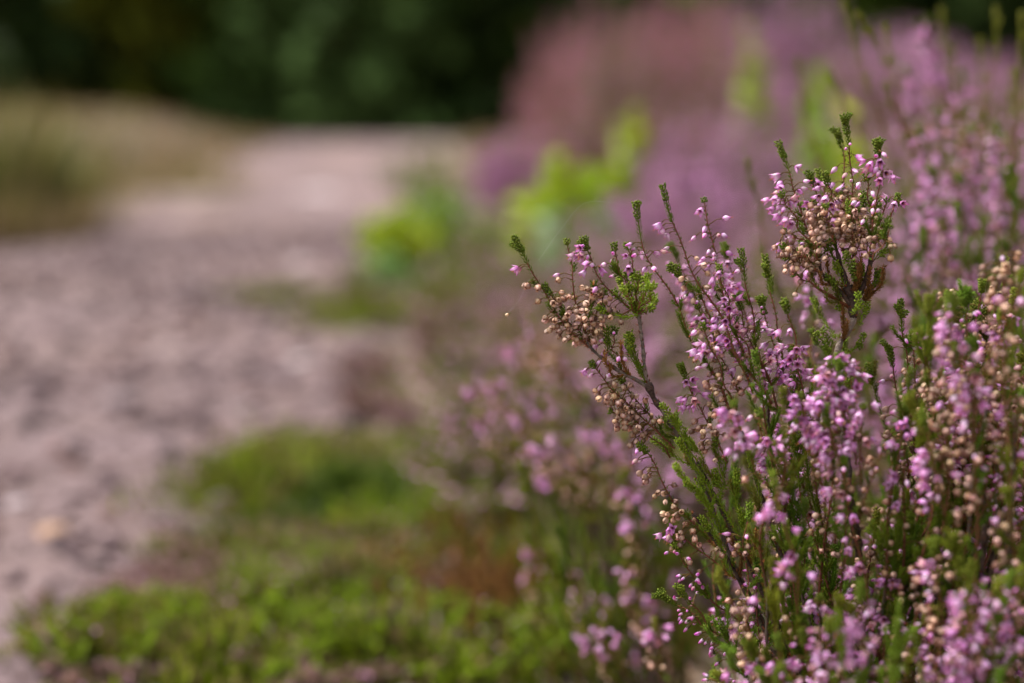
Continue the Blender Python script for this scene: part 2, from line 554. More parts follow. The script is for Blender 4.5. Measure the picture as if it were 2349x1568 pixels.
class Bush:
    """one near heather shrub: woody stems, shoots, single blossoms and capsules"""
    def __init__(self, name, root_px, root_d, label, seed, conv=None):
        self.rg = np.random.default_rng(seed)
        p = P(root_px, 1500, root_d)
        self.root = np.array([p[0], p[1], gz1(p[0], p[1]) - .01])
        self.o = empty(name, self.root)
        self.label = label
        self.shoots = []          # (mb, flowers, score)
        self.wood = MB()

    def shoot(self, pts3, kind, score, sc=1.0, green=None, **over):
        st = style(kind, self.rg)
        st.update(over)
        mb, fl = MB(), []
        make_shoot(mb, fl, pts3, st, self.rg, sc, green)
        self.shoots.append((mb, fl, score))

    def trace(self, pts, kind, d=.53, score=10, fn=None, dj=.012, **over):
        """pts tip -> base in picture units at distance d (or own distance as third number)"""
        o = self.rg.normal(0, dj)
        dd = []
        for i, q in enumerate(pts):
            if fn: q = fn(*q)
            dd.append(P(q[0], q[1], q[2] if len(q) > 2 else d + o * (1 - i / max(1, len(pts) - 1))))
        self.shoot(np.array(dd), kind, score, **over)
        return dd[-1]

    def woody(self, pts3, r0, r1, col=WOOD, scales=True, pegs=0, pegcol='b'):
        c, u = spline(pts3, .002)
        n = len(c)
        r = .58 * np.linspace(r0, r1, n) * (1 + .18 * np.sin(np.arange(n) * 1.9) + self.rg.normal(0, .12, n))
        cc = col * (1 + self.rg.normal(0, .22, (n, 1)))
        self.wood.tube(c, r, np.clip(cc, 0.01, 1), 7)
        if scales:
            leaves_along(self.wood, c, u, 0, u[-1] * .9, .0028, 2, .0017, RUST * .8, .6, self.rg, var=.6, r0=r0 * .45)
        for _ in range(pegs):
            i = self.rg.integers(1, max(2, int(n * .8)))
            t = unit(c[i - 1] - c[i]); F = frame(t); a = self.rg.uniform(0, 6.28)
            rad = F[:, 0] * math.cos(a) + F[:, 1] * math.sin(a)
            pl = self.rg.uniform(.006, .016)
            d1 = unit(t + rad * .9)
            q, uu = spline([c[i] + d1 * pl * .6 + np.array([0, 0, pl * .4]), c[i] + d1 * pl * .5, c[i]], .0016)
            g = {'b': BRONZE, 'g': GREEN_B, 'o': OLIVE}[pegcol] * self.rg.uniform(.7, 1.2)
            self.wood.tube(q, .0004, g * .7, 4)
            leaves_along(self.wood, q, uu, 0, pl, .0009, 4, .0016, g, .5, self.rg)

    def fill(self, n, tipfn, kinds, conv, lens=(.045, .075), d=(.48, .64), score=3, nodes=10):
        """shoots that fan out from the lower wood; tipfn gives a picture place"""
        rg = self.rg
        cv = P(conv[0], conv[1], (d[0] + d[1]) / 2)
        ends = []
        for _ in range(n):
            px, py = tipfn(rg)
            dd = rg.uniform(*d)
            tip = P(px, py, dd)
            L = rg.uniform(*lens)
            ax = unit(cv + rg.normal(0, .02, 3) - tip)
            up = np.array([0, 0, -1.])
            b1 = tip + unit(ax * .6 + up * .5 + rg.normal(0, .12, 3)) * L * .5
            base = b1 + unit(ax * .9 + up * .35 + rg.normal(0, .15, 3)) * L * .5
            low = base + unit(ax + up * .2 + rg.normal(0, .1, 3)) * L * rg.uniform(.4, .9)
            kk = kinds[rg.integers(len(kinds))]
            self.shoot(np.array([tip, b1, base, low]), kk, score - abs(dd - .53) * 20,
                       green=np.array([.10, .150, .012]) * rg.uniform(.8, 1.25) * np.array([rg.uniform(.8, 1.4), 1, 1]))
            ends.append(low)
        ends = np.array(ends)
        # wood gathers the shoots into limbs, the limbs into the root
        idx = rg.choice(len(ends), min(nodes, len(ends)), replace=False)
        cen = ends[idx] * .55 + self.root * .45 + rg.normal(0, .01, (len(idx), 3))
        for e in ends:
            k = np.argmin(np.linalg.norm(cen - e, axis=1))
            m = (e + cen[k]) / 2 + rg.normal(0, .006, 3)
            self.woody([e, m, cen[k]], .0009, .0016, DARKW * 1.6, scales=rg.random() < .5, pegs=rg.integers(0, 4), pegcol='g')
        for cn in cen:
            self.woody([cn, (cn + self.root) / 2 + rg.normal(0, .012, 3), self.root], .0018, .0035, DARKW * 1.8, scales=False)

    def finish(self, cat, group=None):
        inv = -self.root
        order = sorted(range(len(self.shoots)), key=lambda i: -self.shoots[i][2])
        keep = set(order[:100])
        rest = MB()
        allf = []
        objs = {}
        for i, (mb, fl, sc) in enumerate(self.shoots):
            if i in keep:
                org = None
                mb.bake()
                org = mb.V[0][-1]
                ob = mb.build("flowering_shoot" if fl else "leafy_shoot", M_LEAF, self.o, origin=org)
                ob.location = Vector(org) - Vector(self.root)
                objs[i] = (ob, org)
            else:
                mb.bake()
                for v, c in zip(mb.V, mb.C): pass
                V = np.concatenate(mb.V); C = np.concatenate(mb.C)
                rest.raw(V, C, np.concatenate(mb.Q) if mb.Q else None, np.concatenate(mb.T) if mb.T else None)
            for f in fl:
                allf.append((sc + self.rg.random() * .5, i, f))
        if rest.V:
            r = rest.build("flowering_shoot", M_LEAF, self.o, origin=self.root); r.location = (0, 0, 0); r["kind"] = "stuff"
        names = {'open': 'flower', 'wide': 'flower', 'bell': 'flower', 'bud': 'flower_bud', 'caps': 'seed_capsule', 'caps_open': 'seed_capsule'}
        mats = {'flower': M_PETAL, 'flower_bud': M_PETAL, 'seed_capsule': M_CAPS}
        allf.sort(key=lambda q: -q[0])
        cnt = {}
        bulk = {}
        for s, i, (kk, R, t, tint) in allf:
            nm = names[kk]
            if i in keep and cnt.get(nm, 0) < 98:
                cnt[nm] = cnt.get(nm, 0) + 1
                m = MB(); m.add(kk, R, np.zeros(3), tint)
                ob = m.build(nm, mats[nm], objs[i][0])
                ob.location = Vector(t) - Vector(objs[i][1])
            else:
                bulk.setdefault(nm, MB()).add(kk, R, t, tint)
        for nm, m in bulk.items():
            ob = m.build(nm, mats[nm], self.o, origin=self.root); ob.location = (0, 0, 0); ob["kind"] = "stuff"
        if self.wood.n or self.wood.inst:
            w = self.wood.build("woody_stem", M_BARK, self.o, origin=self.root); w.location = (0, 0, 0)
        tag(self.o, self.label, cat, group)


GRP_NEAR = "heather shrubs in and beside the sharp zone"

# ------------------------------------------------------------------ the setting: ground, path
def sheet(name, xs, ys, zoff, mask=None, colfn=None, mat=None):
    X, Y = np.meshgrid(xs, ys)
    Z = gz(X, Y) + zoff
    V = np.stack([X, Y, Z], -1).reshape(-1, 3)
    ny, nx = X.shape
    i, j = np.meshgrid(np.arange(ny - 1), np.arange(nx - 1), indexing='ij')
    Q = np.stack([i * nx + j, i * nx + j + 1, (i + 1) * nx + j + 1, (i + 1) * nx + j], -1).reshape(-1, 4)
    m = MB(); m.raw(V, (.2, .2, .2), Q)
    return m.build(name, mat)


def ramp(n, stops):
    r = n.new("ShaderNodeValToRGB")
    while len(r.color_ramp.elements) < len(stops):
        r.color_ramp.elements.new(.5)
    for e, (p, c) in zip(r.color_ramp.elements, stops):
        e.position = p; e.color = (*c, 1)
    return r


def ground_mat(name, layers, rough=.9, bump=.5, bscale=120):
    """layers: list of (noise scale, ramp stops, mix noise scale or None)"""
    m = bpy.data.materials.new(name); m.use_nodes = True
    n, l = m.node_tree.nodes, m.node_tree.links
    pb = n['Principled BSDF']
    geo = n.new("ShaderNodeNewGeometry")
    cur = None
    for (sc, stops, msc, lo, hi) in layers:
        t = n.new("ShaderNodeTexNoise"); t.inputs['Scale'].default_value = sc; t.inputs['Detail'].default_value = 5
        t.inputs['Roughness'].default_value = .65
        l.new(geo.outputs['Position'], t.inputs['Vector'])
        r = ramp(n, stops); l.new(t.outputs['Fac'], r.inputs[0])
        if cur is None:
            cur = r.outputs[0]
        else:
            t2 = n.new("ShaderNodeTexNoise"); t2.inputs['Scale'].default_value = msc; t2.inputs['Detail'].default_value = 4
            l.new(geo.outputs['Position'], t2.inputs['Vector'])
            mr = n.new("ShaderNodeMapRange"); mr.inputs['From Min'].default_value = lo; mr.inputs['From Max'].default_value = hi
            l.new(t2.outputs['Fac'], mr.inputs['Value'])
            mx = n.new("ShaderNodeMix"); mx.data_type = 'RGBA'
            l.new(mr.outputs[0], mx.inputs[0]); l.new(cur, mx.inputs[6]); l.new(r.outputs[0], mx.inputs[7])
            cur = mx.outputs[2]
    l.new(cur, pb.inputs['Base Color'])
    pb.inputs['Roughness'].default_value = rough
    bt = n.new("ShaderNodeTexNoise"); bt.inputs['Scale'].default_value = bscale; bt.inputs['Detail'].default_value = 4
    l.new(geo.outputs['Position'], bt.inputs['Vector'])
    bp = n.new("ShaderNodeBump"); bp.inputs['Strength'].default_value = bump; bp.inputs['Distance'].default_value = .01
    l.new(bt.outputs['Fac'], bp.inputs['Height']); l.new(bp.outputs[0], pb.inputs['Normal'])
    return m


M_GROUND = ground_mat("moorland_soil", [
    (60, [(.3, (.07, .05, .035)), (.5, (.20, .14, .12)), (.7, (.34, .25, .23))], None, 0, 0),
    (25, [(.3, (.04, .05, .015)), (.7, (.10, .11, .03))], 5, .5, .62),
    (11, [(.32, (.05, .035, .03)), (.45, (.20, .13, .11)), (.55, (.14, .12, .05)), (.68, (.36, .25, .23))], 4, .42, .56)])
M_PATH = ground_mat("gravel_path", [
    (40, [(.3, (.06, .038, .04)), (.48, (.15, .10, .105)), (.7, (.27, .19, .20))], None, 0, 0),
    (30, [(.3, (.07, .043, .04)), (.5, (.14, .09, .088)), (.7, (.24, .17, .172))], 6, .42, .58),
    (3.0, [(.35, (.18, .115, .085)), (.65, (.31, .215, .225))], 1.3, .48, .62)], bscale=160)


def geo_axis(a, b, n, p):
    t = np.linspace(0, 1, n)
    return a + (b - a) * t ** p


ys = np.concatenate([np.linspace(-6, .2, 14)[:-1], .2 + 79.8 * np.linspace(0, 1, 260) ** 3.0])
xp = 30 * np.linspace(0, 1, 110) ** 2.6
xs = np.concatenate([-xp[::-1], xp[1:]])
g = sheet("ground", xs, ys, 0, mat=M_GROUND)
tag(g, "uneven brown and green moorland soil beside the path", "ground", kind="structure")

# the path follows its two wavering edges
yy = .25 + 24 * np.linspace(0, 1, 300) ** 2.2
uu = np.linspace(0, 1, 40)
L_, R_ = xl(yy), xr(yy)
X = L_[:, None] * (1 - uu) + R_[:, None] * uu
Y = np.repeat(yy[:, None], 40, 1)
Zp = gz(X, Y) + .004 - .03 * (np.abs(uu[None] - .5) > .49)
V = np.stack([X, Y, Zp], -1).reshape(-1, 3)
i, j = np.meshgrid(np.arange(299), np.arange(39), indexing='ij')
Q = np.stack([i * 40 + j, i * 40 + j + 1, (i + 1) * 40 + j + 1, (i + 1) * 40 + j], -1).reshape(-1, 4)
m = MB(); m.raw(V, (.4, .3, .3), Q)
tag(m.build("path", M_PATH), "pinkish grey gravel footpath running up to a low crest", "path", kind="structure")

# ------------------------------------------------------------------ stones
ico_V = []
ph = (1 + 5 ** .5) / 2
for a in (-1, 1):
    for b in (-ph, ph):
        ico_V += [(0, a, b), (a, b, 0), (b, 0, a)]
ico_V = np.array(ico_V, float); ico_V /= np.linalg.norm(ico_V[0])
ico_T = []
for a in range(12):
    for b in range(a + 1, 12):
        for c in range(b + 1, 12):
            d = [np.linalg.norm(ico_V[p] - ico_V[q]) for p, q in ((a, b), (b, c), (a, c))]
            if max(d) < 1.1:
                nrm = np.cross(ico_V[b] - ico_V[a], ico_V[c] - ico_V[a])
                ico_T.append((a, b, c) if nrm @ ico_V[a] > 0 else (a, c, b))
for k in range(5):
    v = ico_V * (1 + rng.normal(0, .13, (12, 1))) * np.array([1, .8, .6])
    TPL['pebble%d' % k] = Tpl(v, np.ones((12, 3)), T=ico_T)

stone_cols = np.array([(.42, .30, .31), (.50, .38, .39), (.34, .26, .28), (.24, .18, .19), (.56, .46, .47), (.44, .27, .23), (.16, .12, .12), (.40, .32, .36), (.60, .50, .50)])
mg = MB()
n_st = 0
while n_st < 17000:
    y = .5 + 3.6 * rng.random() ** 1.5
    x = rng.uniform(-1.9, .25)
    inside = xl(y) < x < xr(y)
    pr = 1 if inside else .30 * math.exp(-max(0, x - xr(y)) / .15)
    if rng.random() > pr: continue
    s = .0018 + .010 * rng.random() ** 3.4 * (1.3 if y > 1.4 else 1)
    if rng.random() < .015: s *= 1.9
    c = stone_cols[rng.integers(len(stone_cols))] * rng.uniform(.6, 1.15) * np.array([1.08, .90, .92]) * .31 * (1 + .12 * math.sin(x * 21 + 2 * math.sin(y * 9)) * math.sin(y * 17 + x * 6))
    R = frame(rng.normal(0, .25, 3) + np.array([0, 0, 1]), rng.uniform(0, 6.28)) * s
    mg.add('pebble%d' % rng.integers(5), R, np.array([x, y, gz1(x, y) + .004 + s * .25]), c)
    n_st += 1
tag(mg.build("gravel", M_STONE, smooth=False), "loose pink and grey gravel strewn over the path", "gravel", kind="stuff")


def big_stone(px, py, size, col, label, flat=.5, wide=1.0):
    # where the ray to px,py meets the ground
    d = .5
    while d < 40 and P(px, py, d)[2] > gz1(*P(px, py, d)[:2]) + .01: d += .01
    p = P(px, py, d)
    V, Tt = ico_V.copy(), [tuple(t) for t in ico_T]
    for _ in range(2):
        mid, T2 = {}, []
        V = list(V)
        def md(a, b):
            k = (min(a, b), max(a, b))
            if k not in mid:
                q = (np.array(V[a]) + V[b]) / 2; V.append(q / np.linalg.norm(q)); mid[k] = len(V) - 1
            return mid[k]
        for a, b, c in Tt:
            ab, bc, ca = md(a, b), md(b, c), md(c, a)
            T2 += [(a, ab, ca), (b, bc, ab), (c, ca, bc), (ab, bc, ca)]
        Tt = T2; V = np.array(V)
    nz = np.array([mnoise.noise(Vector(v * 1.7 + size * 100)) for v in V])
    V = V * (1 + .35 * nz[:, None]) * np.array([wide, .9, flat]) * size
    m = MB(); m.raw(V, np.array(col)[None] * (1 + .25 * nz[:, None]), None, Tt)
    o = m.build("stone", M_STONE); o.location = (p[0], p[1], gz1(p[0], p[1]) + size * flat * .45)
    tag(o, label, "stone", "larger stones on the path")


big_stone(700, 608, .028, (.50, .40, .41), "pale pinkish stone on the path just left of the mossy verge")
big_stone(420, 455, .08, (.34, .26, .22), "long brownish pale slab of rock lying on the path below the dry grass", .25, 2.2)
big_stone(120, 1215, .013, (.40, .25, .17), "small orange-tan stone at the left, near the dark gravel", .6)
big_stone(735, 445, .05, (.60, .50, .52), "flat light stone in the middle of the path near its bend", .3, 1.6)
big_stone(690, 825, .016, (.42, .35, .35), "off-white stone among the litter right of the path")
big_stone(890, 820, .014, (.60, .42, .30), "small tan stone below the far patch of moss")
big_stone(280, 910, .018, (.20, .15, .16), "dark grey stone half sunk in the path", .45, 1.4)
big_stone(395, 800, .024, (.26, .19, .19), "dark brown stone in the middle of the gravel", .4, 1.7)
big_stone(40, 1150, .012, (.36, .29, .31), "light grey stone at the left edge of the view")
big_stone(580, 925, .014, (.18, .14, .15), "dark flat stone just above the near moss hummock", .5, 1.8)

# ------------------------------------------------------------------ grass, moss and litter on the ground
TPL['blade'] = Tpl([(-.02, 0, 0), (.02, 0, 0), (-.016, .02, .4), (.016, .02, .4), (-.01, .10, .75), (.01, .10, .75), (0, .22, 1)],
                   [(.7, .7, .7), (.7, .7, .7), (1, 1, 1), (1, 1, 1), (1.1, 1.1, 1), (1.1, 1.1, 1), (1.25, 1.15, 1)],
                   Q=[(0, 1, 3, 2), (2, 3, 5, 4)], T=[(4, 5, 6)])


def blades(mb, x, y, n, h, spread, cols, rg, lean=.35, thick=1.0, z0=0):
    for _ in range(n):
        a = rg.uniform(0, 6.28); r = spread * math.sqrt(rg.random())
        bx, by = x + r * math.cos(a), y + r * math.sin(a)
        hh = h * rg.uniform(.5, 1.2)
        d = np.array([math.cos(a) * lean * rg.random(), math.sin(a) * lean * rg.random(), 1])
        c = np.array(cols[rg.integers(len(cols))]) * rg.uniform(.75, 1.2)
        R = frame(d, rg.uniform(0, 6.28)) * np.array([hh * thick, hh, hh])
        mb.add('blade', R, np.array([bx, by, gz1(bx, by) + z0 - .002]), c)


def gpoint(px, py):
    d = .4
    while d < 60:
        p = P(px, py, d)
        if p[2] <= gz1(p[0], p[1]): return p
        d += .01 if d < 5 else .05
    return P(px, py, 60)


# moss hummocks: real mounds covered with short leafy stems
MOSS = [(.15, .21, .008), (.22, .30, .012), (.25, .31, .02), (.09, .125, .008), (.22, .15, .08)]
def hummock(px, py, rx, ry, h, label, cols=MOSS, n=1500):
    p = gpoint(px, py)
    m = MB()
    nu, nv = 22, 9
    V = []
    for a in range(nv):
        for b in range(nu):
            t = a / (nv - 1); an = b / nu * 6.283
            rr = t * (1 + .22 * math.sin(an * 3 + px) + .1 * math.sin(an * 7))
            x, y = rx * rr * math.cos(an), ry * rr * math.sin(an)
            z = h * (1 - t * t) * (1 + .45 * math.sin(x * 75 + px) * math.cos(y * 60)) - .012 * t
            V.append((x, y, z + gz1(p[0] + x, p[1] + y) - gz1(p[0], p[1])))
    Q = [(a * nu + b, a * nu + (b + 1) % nu, (a + 1) * nu + (b + 1) % nu, (a + 1) * nu + b)[::-1] for a in range(nv - 1) for b in range(nu)]
    V = np.array(V)
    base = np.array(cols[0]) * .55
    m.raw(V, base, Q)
    rg = np.random.default_rng(int(px))
    for _ in range(n):
        k = rg.integers(nu, len(V))
        v = V[k] * 1.0
        if rg.random() < .4:
            f = rg.uniform(1.0, 1.45); v = v * [f, f, 1]; v[2] = gz1(p[0] + v[0], p[1] + v[1]) - gz1(p[0], p[1])
        v = v + np.array([rg.normal(0, rx * .1), rg.normal(0, ry * .1), 0])
        for _k in range(3):
            d = np.array([v[0] / rx * .5, v[1] / ry * .5, 1]) + rg.normal(0, .35, 3)
            s = rg.uniform(.008, .024)
            m.add('leaf', frame(d, rg.uniform(0, 6.28)) * np.array([s * .6, s * .8, s]), v, np.array(cols[rg.integers(len(cols))]) * rg.uniform(.7, 1.35))
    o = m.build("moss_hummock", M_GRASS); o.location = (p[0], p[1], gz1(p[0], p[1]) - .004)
    tag(o, label, "moss", "moss hummocks along the verge")


YG = [(.20, .22, .03), (.14, .18, .02), (.1, .13, .015), (.24, .20, .07), (.24, .15, .09), (.28, .2, .2)]
MOSS.append((.22, .19, .06))
hummock(650, 1110, .09, .13, .024, "bright green moss hummock between the gravel and the low heather", n=2200)
hummock(540, 1290, .055, .05, .016, "small mossy mound at the gravel edge under the large hummock", YG, 900)
hummock(820, 1180, .07, .08, .028, "dark green moss mound right of the bright hummock", [(.05, .09, .01), (.09, .15, .015), (.13, .17, .03)], 1500)
hummock(350, 1460, .05, .04, .018, "green moss cushion at the lower left, below the gravel", n=1500)
hummock(570, 1510, .055, .045, .02, "green and olive moss in the lower left, right of the lowest cushion", YG + MOSS, 1500)
hummock(840, 1080, .07, .09, .020, "green mossy rise right of the bright hummock, above the dark one", YG + MOSS, 1100)
hummock(420, 1540, .06, .05, .018, "rounded green moss cushion on the bottom edge, left of centre", n=1000)
hummock(1040, 720, .17, .20, .035, "far patch of bright moss left of the blurred heather", n=1600)
hummock(830, 740, .12, .14, .025, "small far tuft of moss on the brown litter", n=900)
hummock(780, 1420, .055, .05, .022, "yellowish green moss in the bottom middle", YG, 1500)
hummock(940, 1540, .06, .05, .025, "moss clump at the bottom edge under the rusty sprigs", YG + MOSS, 1200)
hummock(640, 690, .10, .10, .018, "thin smear of moss on the path edge", [(.15, .2, .02), (.2, .24, .03), (.2, .16, .08)], 1300)
hummock(1180, 1330, .06, .06, .030, "mossy mound beneath the pale lower heather sprigs", YG + MOSS, 1200)

mt = MB()
rgt = np.random.default_rng(5)
GC = [(.10, .13, .02), (.22, .17, .09), (.22, .20, .09), (.30, .22, .18), (.30, .22, .22), (.26, .19, .17)]
for _ in range(900):
    y = .45 + 3.6 * rgt.random() ** 1.4
    x = rgt.uniform(xr(y) - .03, .9)
    blades(mt, x, y, 7, rgt.uniform(.012, .035), .02, GC, rgt, .7, 1.2)
tag(mt.build("grass", M_GRASS), "short sparse grass on the brown verge right of the path", "grass", kind="stuff")

# dead heather litter, fallen pink petals and capsules
ml = MB()
LC = [(.50, .36, .42), (.30, .19, .17), (.42, .28, .27), (.20, .11, .08), (.50, .36, .36), (.34, .2, .22), (.44, .24, .14)]
for _ in range(14000):
    y = .45 + 3.6 * rgt.random() ** 1.4
    x = rgt.uniform(xr(y) - .05, .9)
    s = rgt.uniform(.004, .012)
    c = np.array(LC[rgt.integers(len(LC))]) * rgt.uniform(.7, 1.2)
    d = np.append(rgt.normal(0, 1, 2), rgt.uniform(-.1, .6))
    ml.add('leaf', frame(d, rgt.uniform(0, 6.28)) * np.array([s * 1.2, s, s]), np.array([x, y, gz1(x, y) + .003]), c)
tag(ml.build("leaf_litter", M_GRASS), "brown and mauve heather litter covering the verge", "litter", kind="stuff")

# dry grass bank on the left of the path
md = MB()
DRY = [(.28, .20, .11), (.20, .16, .05), (.32, .23, .15), (.15, .12, .04), (.24, .155, .11)]
for _ in range(2600):
    y = 3.0 + 11.8 * rgt.random() ** 1.3
    e = xl(y)
    x = e + .12 - rgt.random() ** 1.2 * 3.4
    blades(md, x, y, 6, rgt.uniform(.025, .075) * (1 + .03 * y), .09, DRY, rgt, .8, 2.0 + .15 * y)
for _ in range(700):      # crest, right side
    y = rgt.uniform(5, 15)
    x = xr(y) + .1 + rgt.random() * (2.0)
    blades(md, x, y, 6, rgt.uniform(.04, .12), .09, DRY, rgt, .6, 2.5)
tag(md.build("dry_grass", M_GRASS), "tan and olive dry grass along the far edges of the path", "grass", kind="stuff")


def tussock(px, py, d, h, spread, n, cols, label, lean=.6):
    p = P(px, py, d)
    m = MB()
    rg = np.random.default_rng(int(px + py + 999))
    x, y = p[0], p[1]
    blades(m, x, y, n, h, spread, cols, rg, lean, 1.3)
    o = m.build("grass_tussock", M_GRASS, origin=(x, y, gz1(x, y)))
    tag(o, label, "grass tussock", "grass tussocks on the left bank")


OLV = [(.10, .12, .03), (.15, .16, .04), (.20, .18, .06), (.08, .09, .02)]
tussock(-70, 330, 3.8, .36, .20, 380, OLV[:3] + [(.24, .19, .08)], "tall olive grass tussock at the left edge of the view")
tussock(-60, 450, 3.6, .16, .14, 300, OLV[:2] + DRY[:3], "darker low tussock in front of the tall one at the left edge")
tussock(110, 330, 4.4, .20, .16, 260, OLV[:3] + DRY[1:2], "olive and tan tussock right of the one at the left edge")
tussock(290, 330, 6.0, .26, .30, 160, DRY + OLV[:1], "tan feathery tussock standing before the dark wood")
tussock(380, 350, 5.6, .12, .35, 420, [(.26, .24, .07), (.34, .27, .13), (.30, .22, .13)], "low yellow-olive tussock where the path bends")
tussock(30, 520, 3.6, .12, .2, 700, DRY[:4], "short brownish tussock at the left where the path begins")


# ------------------------------------------------------------------ wood behind the crest
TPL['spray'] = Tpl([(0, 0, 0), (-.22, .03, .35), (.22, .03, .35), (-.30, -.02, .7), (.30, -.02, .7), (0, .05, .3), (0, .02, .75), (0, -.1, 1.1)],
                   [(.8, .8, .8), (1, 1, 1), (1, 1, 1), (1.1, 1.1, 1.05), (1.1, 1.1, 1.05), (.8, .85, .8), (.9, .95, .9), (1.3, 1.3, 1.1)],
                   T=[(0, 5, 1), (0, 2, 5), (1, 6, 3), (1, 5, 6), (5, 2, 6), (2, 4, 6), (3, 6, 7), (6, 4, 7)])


def conifer(seed, H, W, cols):
    rg = np.random.default_rng(seed)
    o = empty("conifer", (0, 0, 0))
    tr = MB()
    hs = np.linspace(0, H, 12)
    tr.tube(np.stack([.06 * np.sin(hs), .05 * np.cos(hs * .8), hs], 1), .16 * (1 - hs / H * .95), (.07, .05, .04), 9)
    cr = MB()
    n = int(H * 22)
    for k in range(n):
        z = .25 + (H - .3) * (k / n) ** 1.1
        a = rg.uniform(0, 6.28)
        R = W * (1 - z / H) ** .75 * rg.uniform(.55, 1.15) + .15
        d = np.array([math.cos(a), math.sin(a), 0])
        pts = [np.array([0, 0, z]), d * R * .5 + np.array([0, 0, z - .02 * R]), d * R + np.array([0, 0, z - .25 * R])]
        c, u = spline(pts, .25)
        tr.tube(c, np.linspace(.03, .008, len(c)), (.07, .05, .04), 4)
        col = np.array(cols[rg.integers(len(cols))])
        for q in range(len(c)):
            if u[q] < R * .15: continue
            for _ in range(6):
                dd = unit(d * .6 + rg.normal(0, .6, 3) + np.array([0, 0, -.15]))
                s = rg.uniform(.22, .42)
                cr.add('spray', frame(dd, rg.normal(0, .6)) * s, c[q] + rg.normal(0, .07, 3), col * rg.uniform(.6, 1.5))
    tr.build("trunk", M_TRUNK, o); cr.build("crown", M_NEEDLE, o)
    return o


def copy_with_parts(root):
    c = root.copy(); COL.objects.link(c)
    for ch in root.children:
        d = ch.copy(); COL.objects.link(d); d.parent = c
        for gch in ch.children:
            e = gch.copy(); COL.objects.link(e); e.parent = d
    return c


protos = [conifer(1, 9, 1.5, [(.075, .13, .015), (.12, .17, .02)]),
          conifer(2, 8, 1.25, [(.10, .165, .045), (.08, .14, .035)]),
          conifer(3, 9, 1.8, [(.035, .065, .014), (.045, .075, .015)]),
          conifer(4, 7.5, 1.2, [(.20, .20, .02), (.15, .16, .015)])]
used = set()
ORD = ["first", "second", "third", "fourth", "fifth", "sixth", "seventh", "eighth", "ninth", "tenth", "eleventh", "twelfth", "thirteenth", "fourteenth", "fifteenth", "sixteenth"]
TNAME = ["dark green", "lighter bluish green", "almost black", "olive green"]
front = [(-20, 17.5, 2), (110, 19, 0), (255, 18.5, 3), (400, 20, 3), (505, 21, 2), (590, 19.5, 0), (690, 18.5, 1), (800, 18, 1), (900, 21, 0), (1010, 20, 2), (1180, 20, 0), (1340, 19, 2), (1560, 20, 0), (1800, 18, 0), (2040, 19, 2), (2300, 19, 2)]
back = [(x, 25.5 + (i % 3), (2, 0, 2, 3)[i % 4]) for i, x in enumerate(range(-250, 2700, 200))]
for rname, row in (("front", front), ("back", back)):
    for i, (px, d, k) in enumerate(row):
        x = (px - 1174.5) / FPX * d
        o = protos[k] if k not in used else copy_with_parts(protos[k])
        used.add(k)
        o.location = (x, d, gz1(x, d) - .1)
        s = 1 + .12 * math.sin(i * 2.3)
        o.scale = (s, s, s)
        o.rotation_euler = (0, 0, i * 1.7)
        tag(o, "%s conifer, %s from the left in the %s row of the wood" % (TNAME[k], ORD[i], rname), "tree", "conifers of the dark wood beyond the path")

# undergrowth closing the wood
mu = MB()
for _ in range(7000):
    y = rgt.uniform(20, 33); x = rgt.uniform(-16, 16)
    z = gz1(x, y) + rgt.random() ** 1.6 * (1.2 + (y - 20) * .45)
    mu.add('spray', frame(rgt.normal(0, 1, 3) + np.array([0, 0, .5])) * rgt.uniform(.4, .9), np.array([x, y, z]), np.array([.016, .028, .006]) * rgt.uniform(.4, 2.0))
tag(mu.build("undergrowth", M_NEEDLE), "dark undergrowth filling the wood between the conifers", "undergrowth", kind="stuff")


# ------------------------------------------------------------------ bright leafy seedlings
TPL['oval'] = Tpl([(0, 0, 0), (-.28, .05, .3), (0, -.03, .35), (.28, .05, .3), (-.26, .05, .65), (0, -.02, .7), (.26, .05, .65), (0, -.08, 1)],
                  [(.9, .9, .9), (1, 1, 1), (.92, .95, .9), (1, 1, 1), (1, 1, 1), (.95, 1, .9), (1, 1, 1), (1.1, 1, 1)],
                  T=[(0, 2, 1), (0, 3, 2), (4, 5, 7), (5, 6, 7)], Q=[(1, 2, 5, 4), (2, 3, 6, 5)])


def bilberry(px, py, d, H, W, n, col, label, lf=.03):
    """leafy shrub whose crown top is seen at px,py"""
    p = P(px, py, d)
    g0 = gz1(p[0], p[1])
    H = max(H, p[2] - g0)
    o = empty("bilberry_bush", (p[0], p[1], g0 - .005))
    rg = np.random.default_rng(int(px * 3 + py))
    st, lv = MB(), MB()
    for _ in range(n):
        a = rg.uniform(0, 6.28); r = W * math.sqrt(rg.random())
        tip = np.array([r * math.cos(a), r * math.sin(a) * .8, H * (1 - .5 * (r / W) ** 2) * rg.uniform(.75, 1)])
        c, u = spline([np.zeros(3) + rg.normal(0, .01, 3) * [1, 1, 0], tip * [.5, .5, .45] + rg.normal(0, .01, 3), tip], .012)
        st.tube(c, np.linspace(.0022, .0008, len(c)), (.16, .20, .04), 4)
        for k in range(int(len(c) * .42), len(c)):
            if rg.random() < .85:
                dd = unit(unit(c[k] - c[k - 1]) * .4 + rg.normal(0, .7, 3) + np.array([0, 0, .15]))
                s = lf * rg.uniform(.7, 1.2)
                lv.add('oval', frame(dd, rg.uniform(0, 6.28)) * s, c[k], np.array(col) * rg.uniform(.75, 1.2) * np.array([rg.uniform(.8, 1.15), 1, 1]))
    st.build("stem", M_LEAF, o); lv.build("foliage", M_BROAD, o)
    tag(o, label, "shrub", "bright green leafy bushes on the verge")


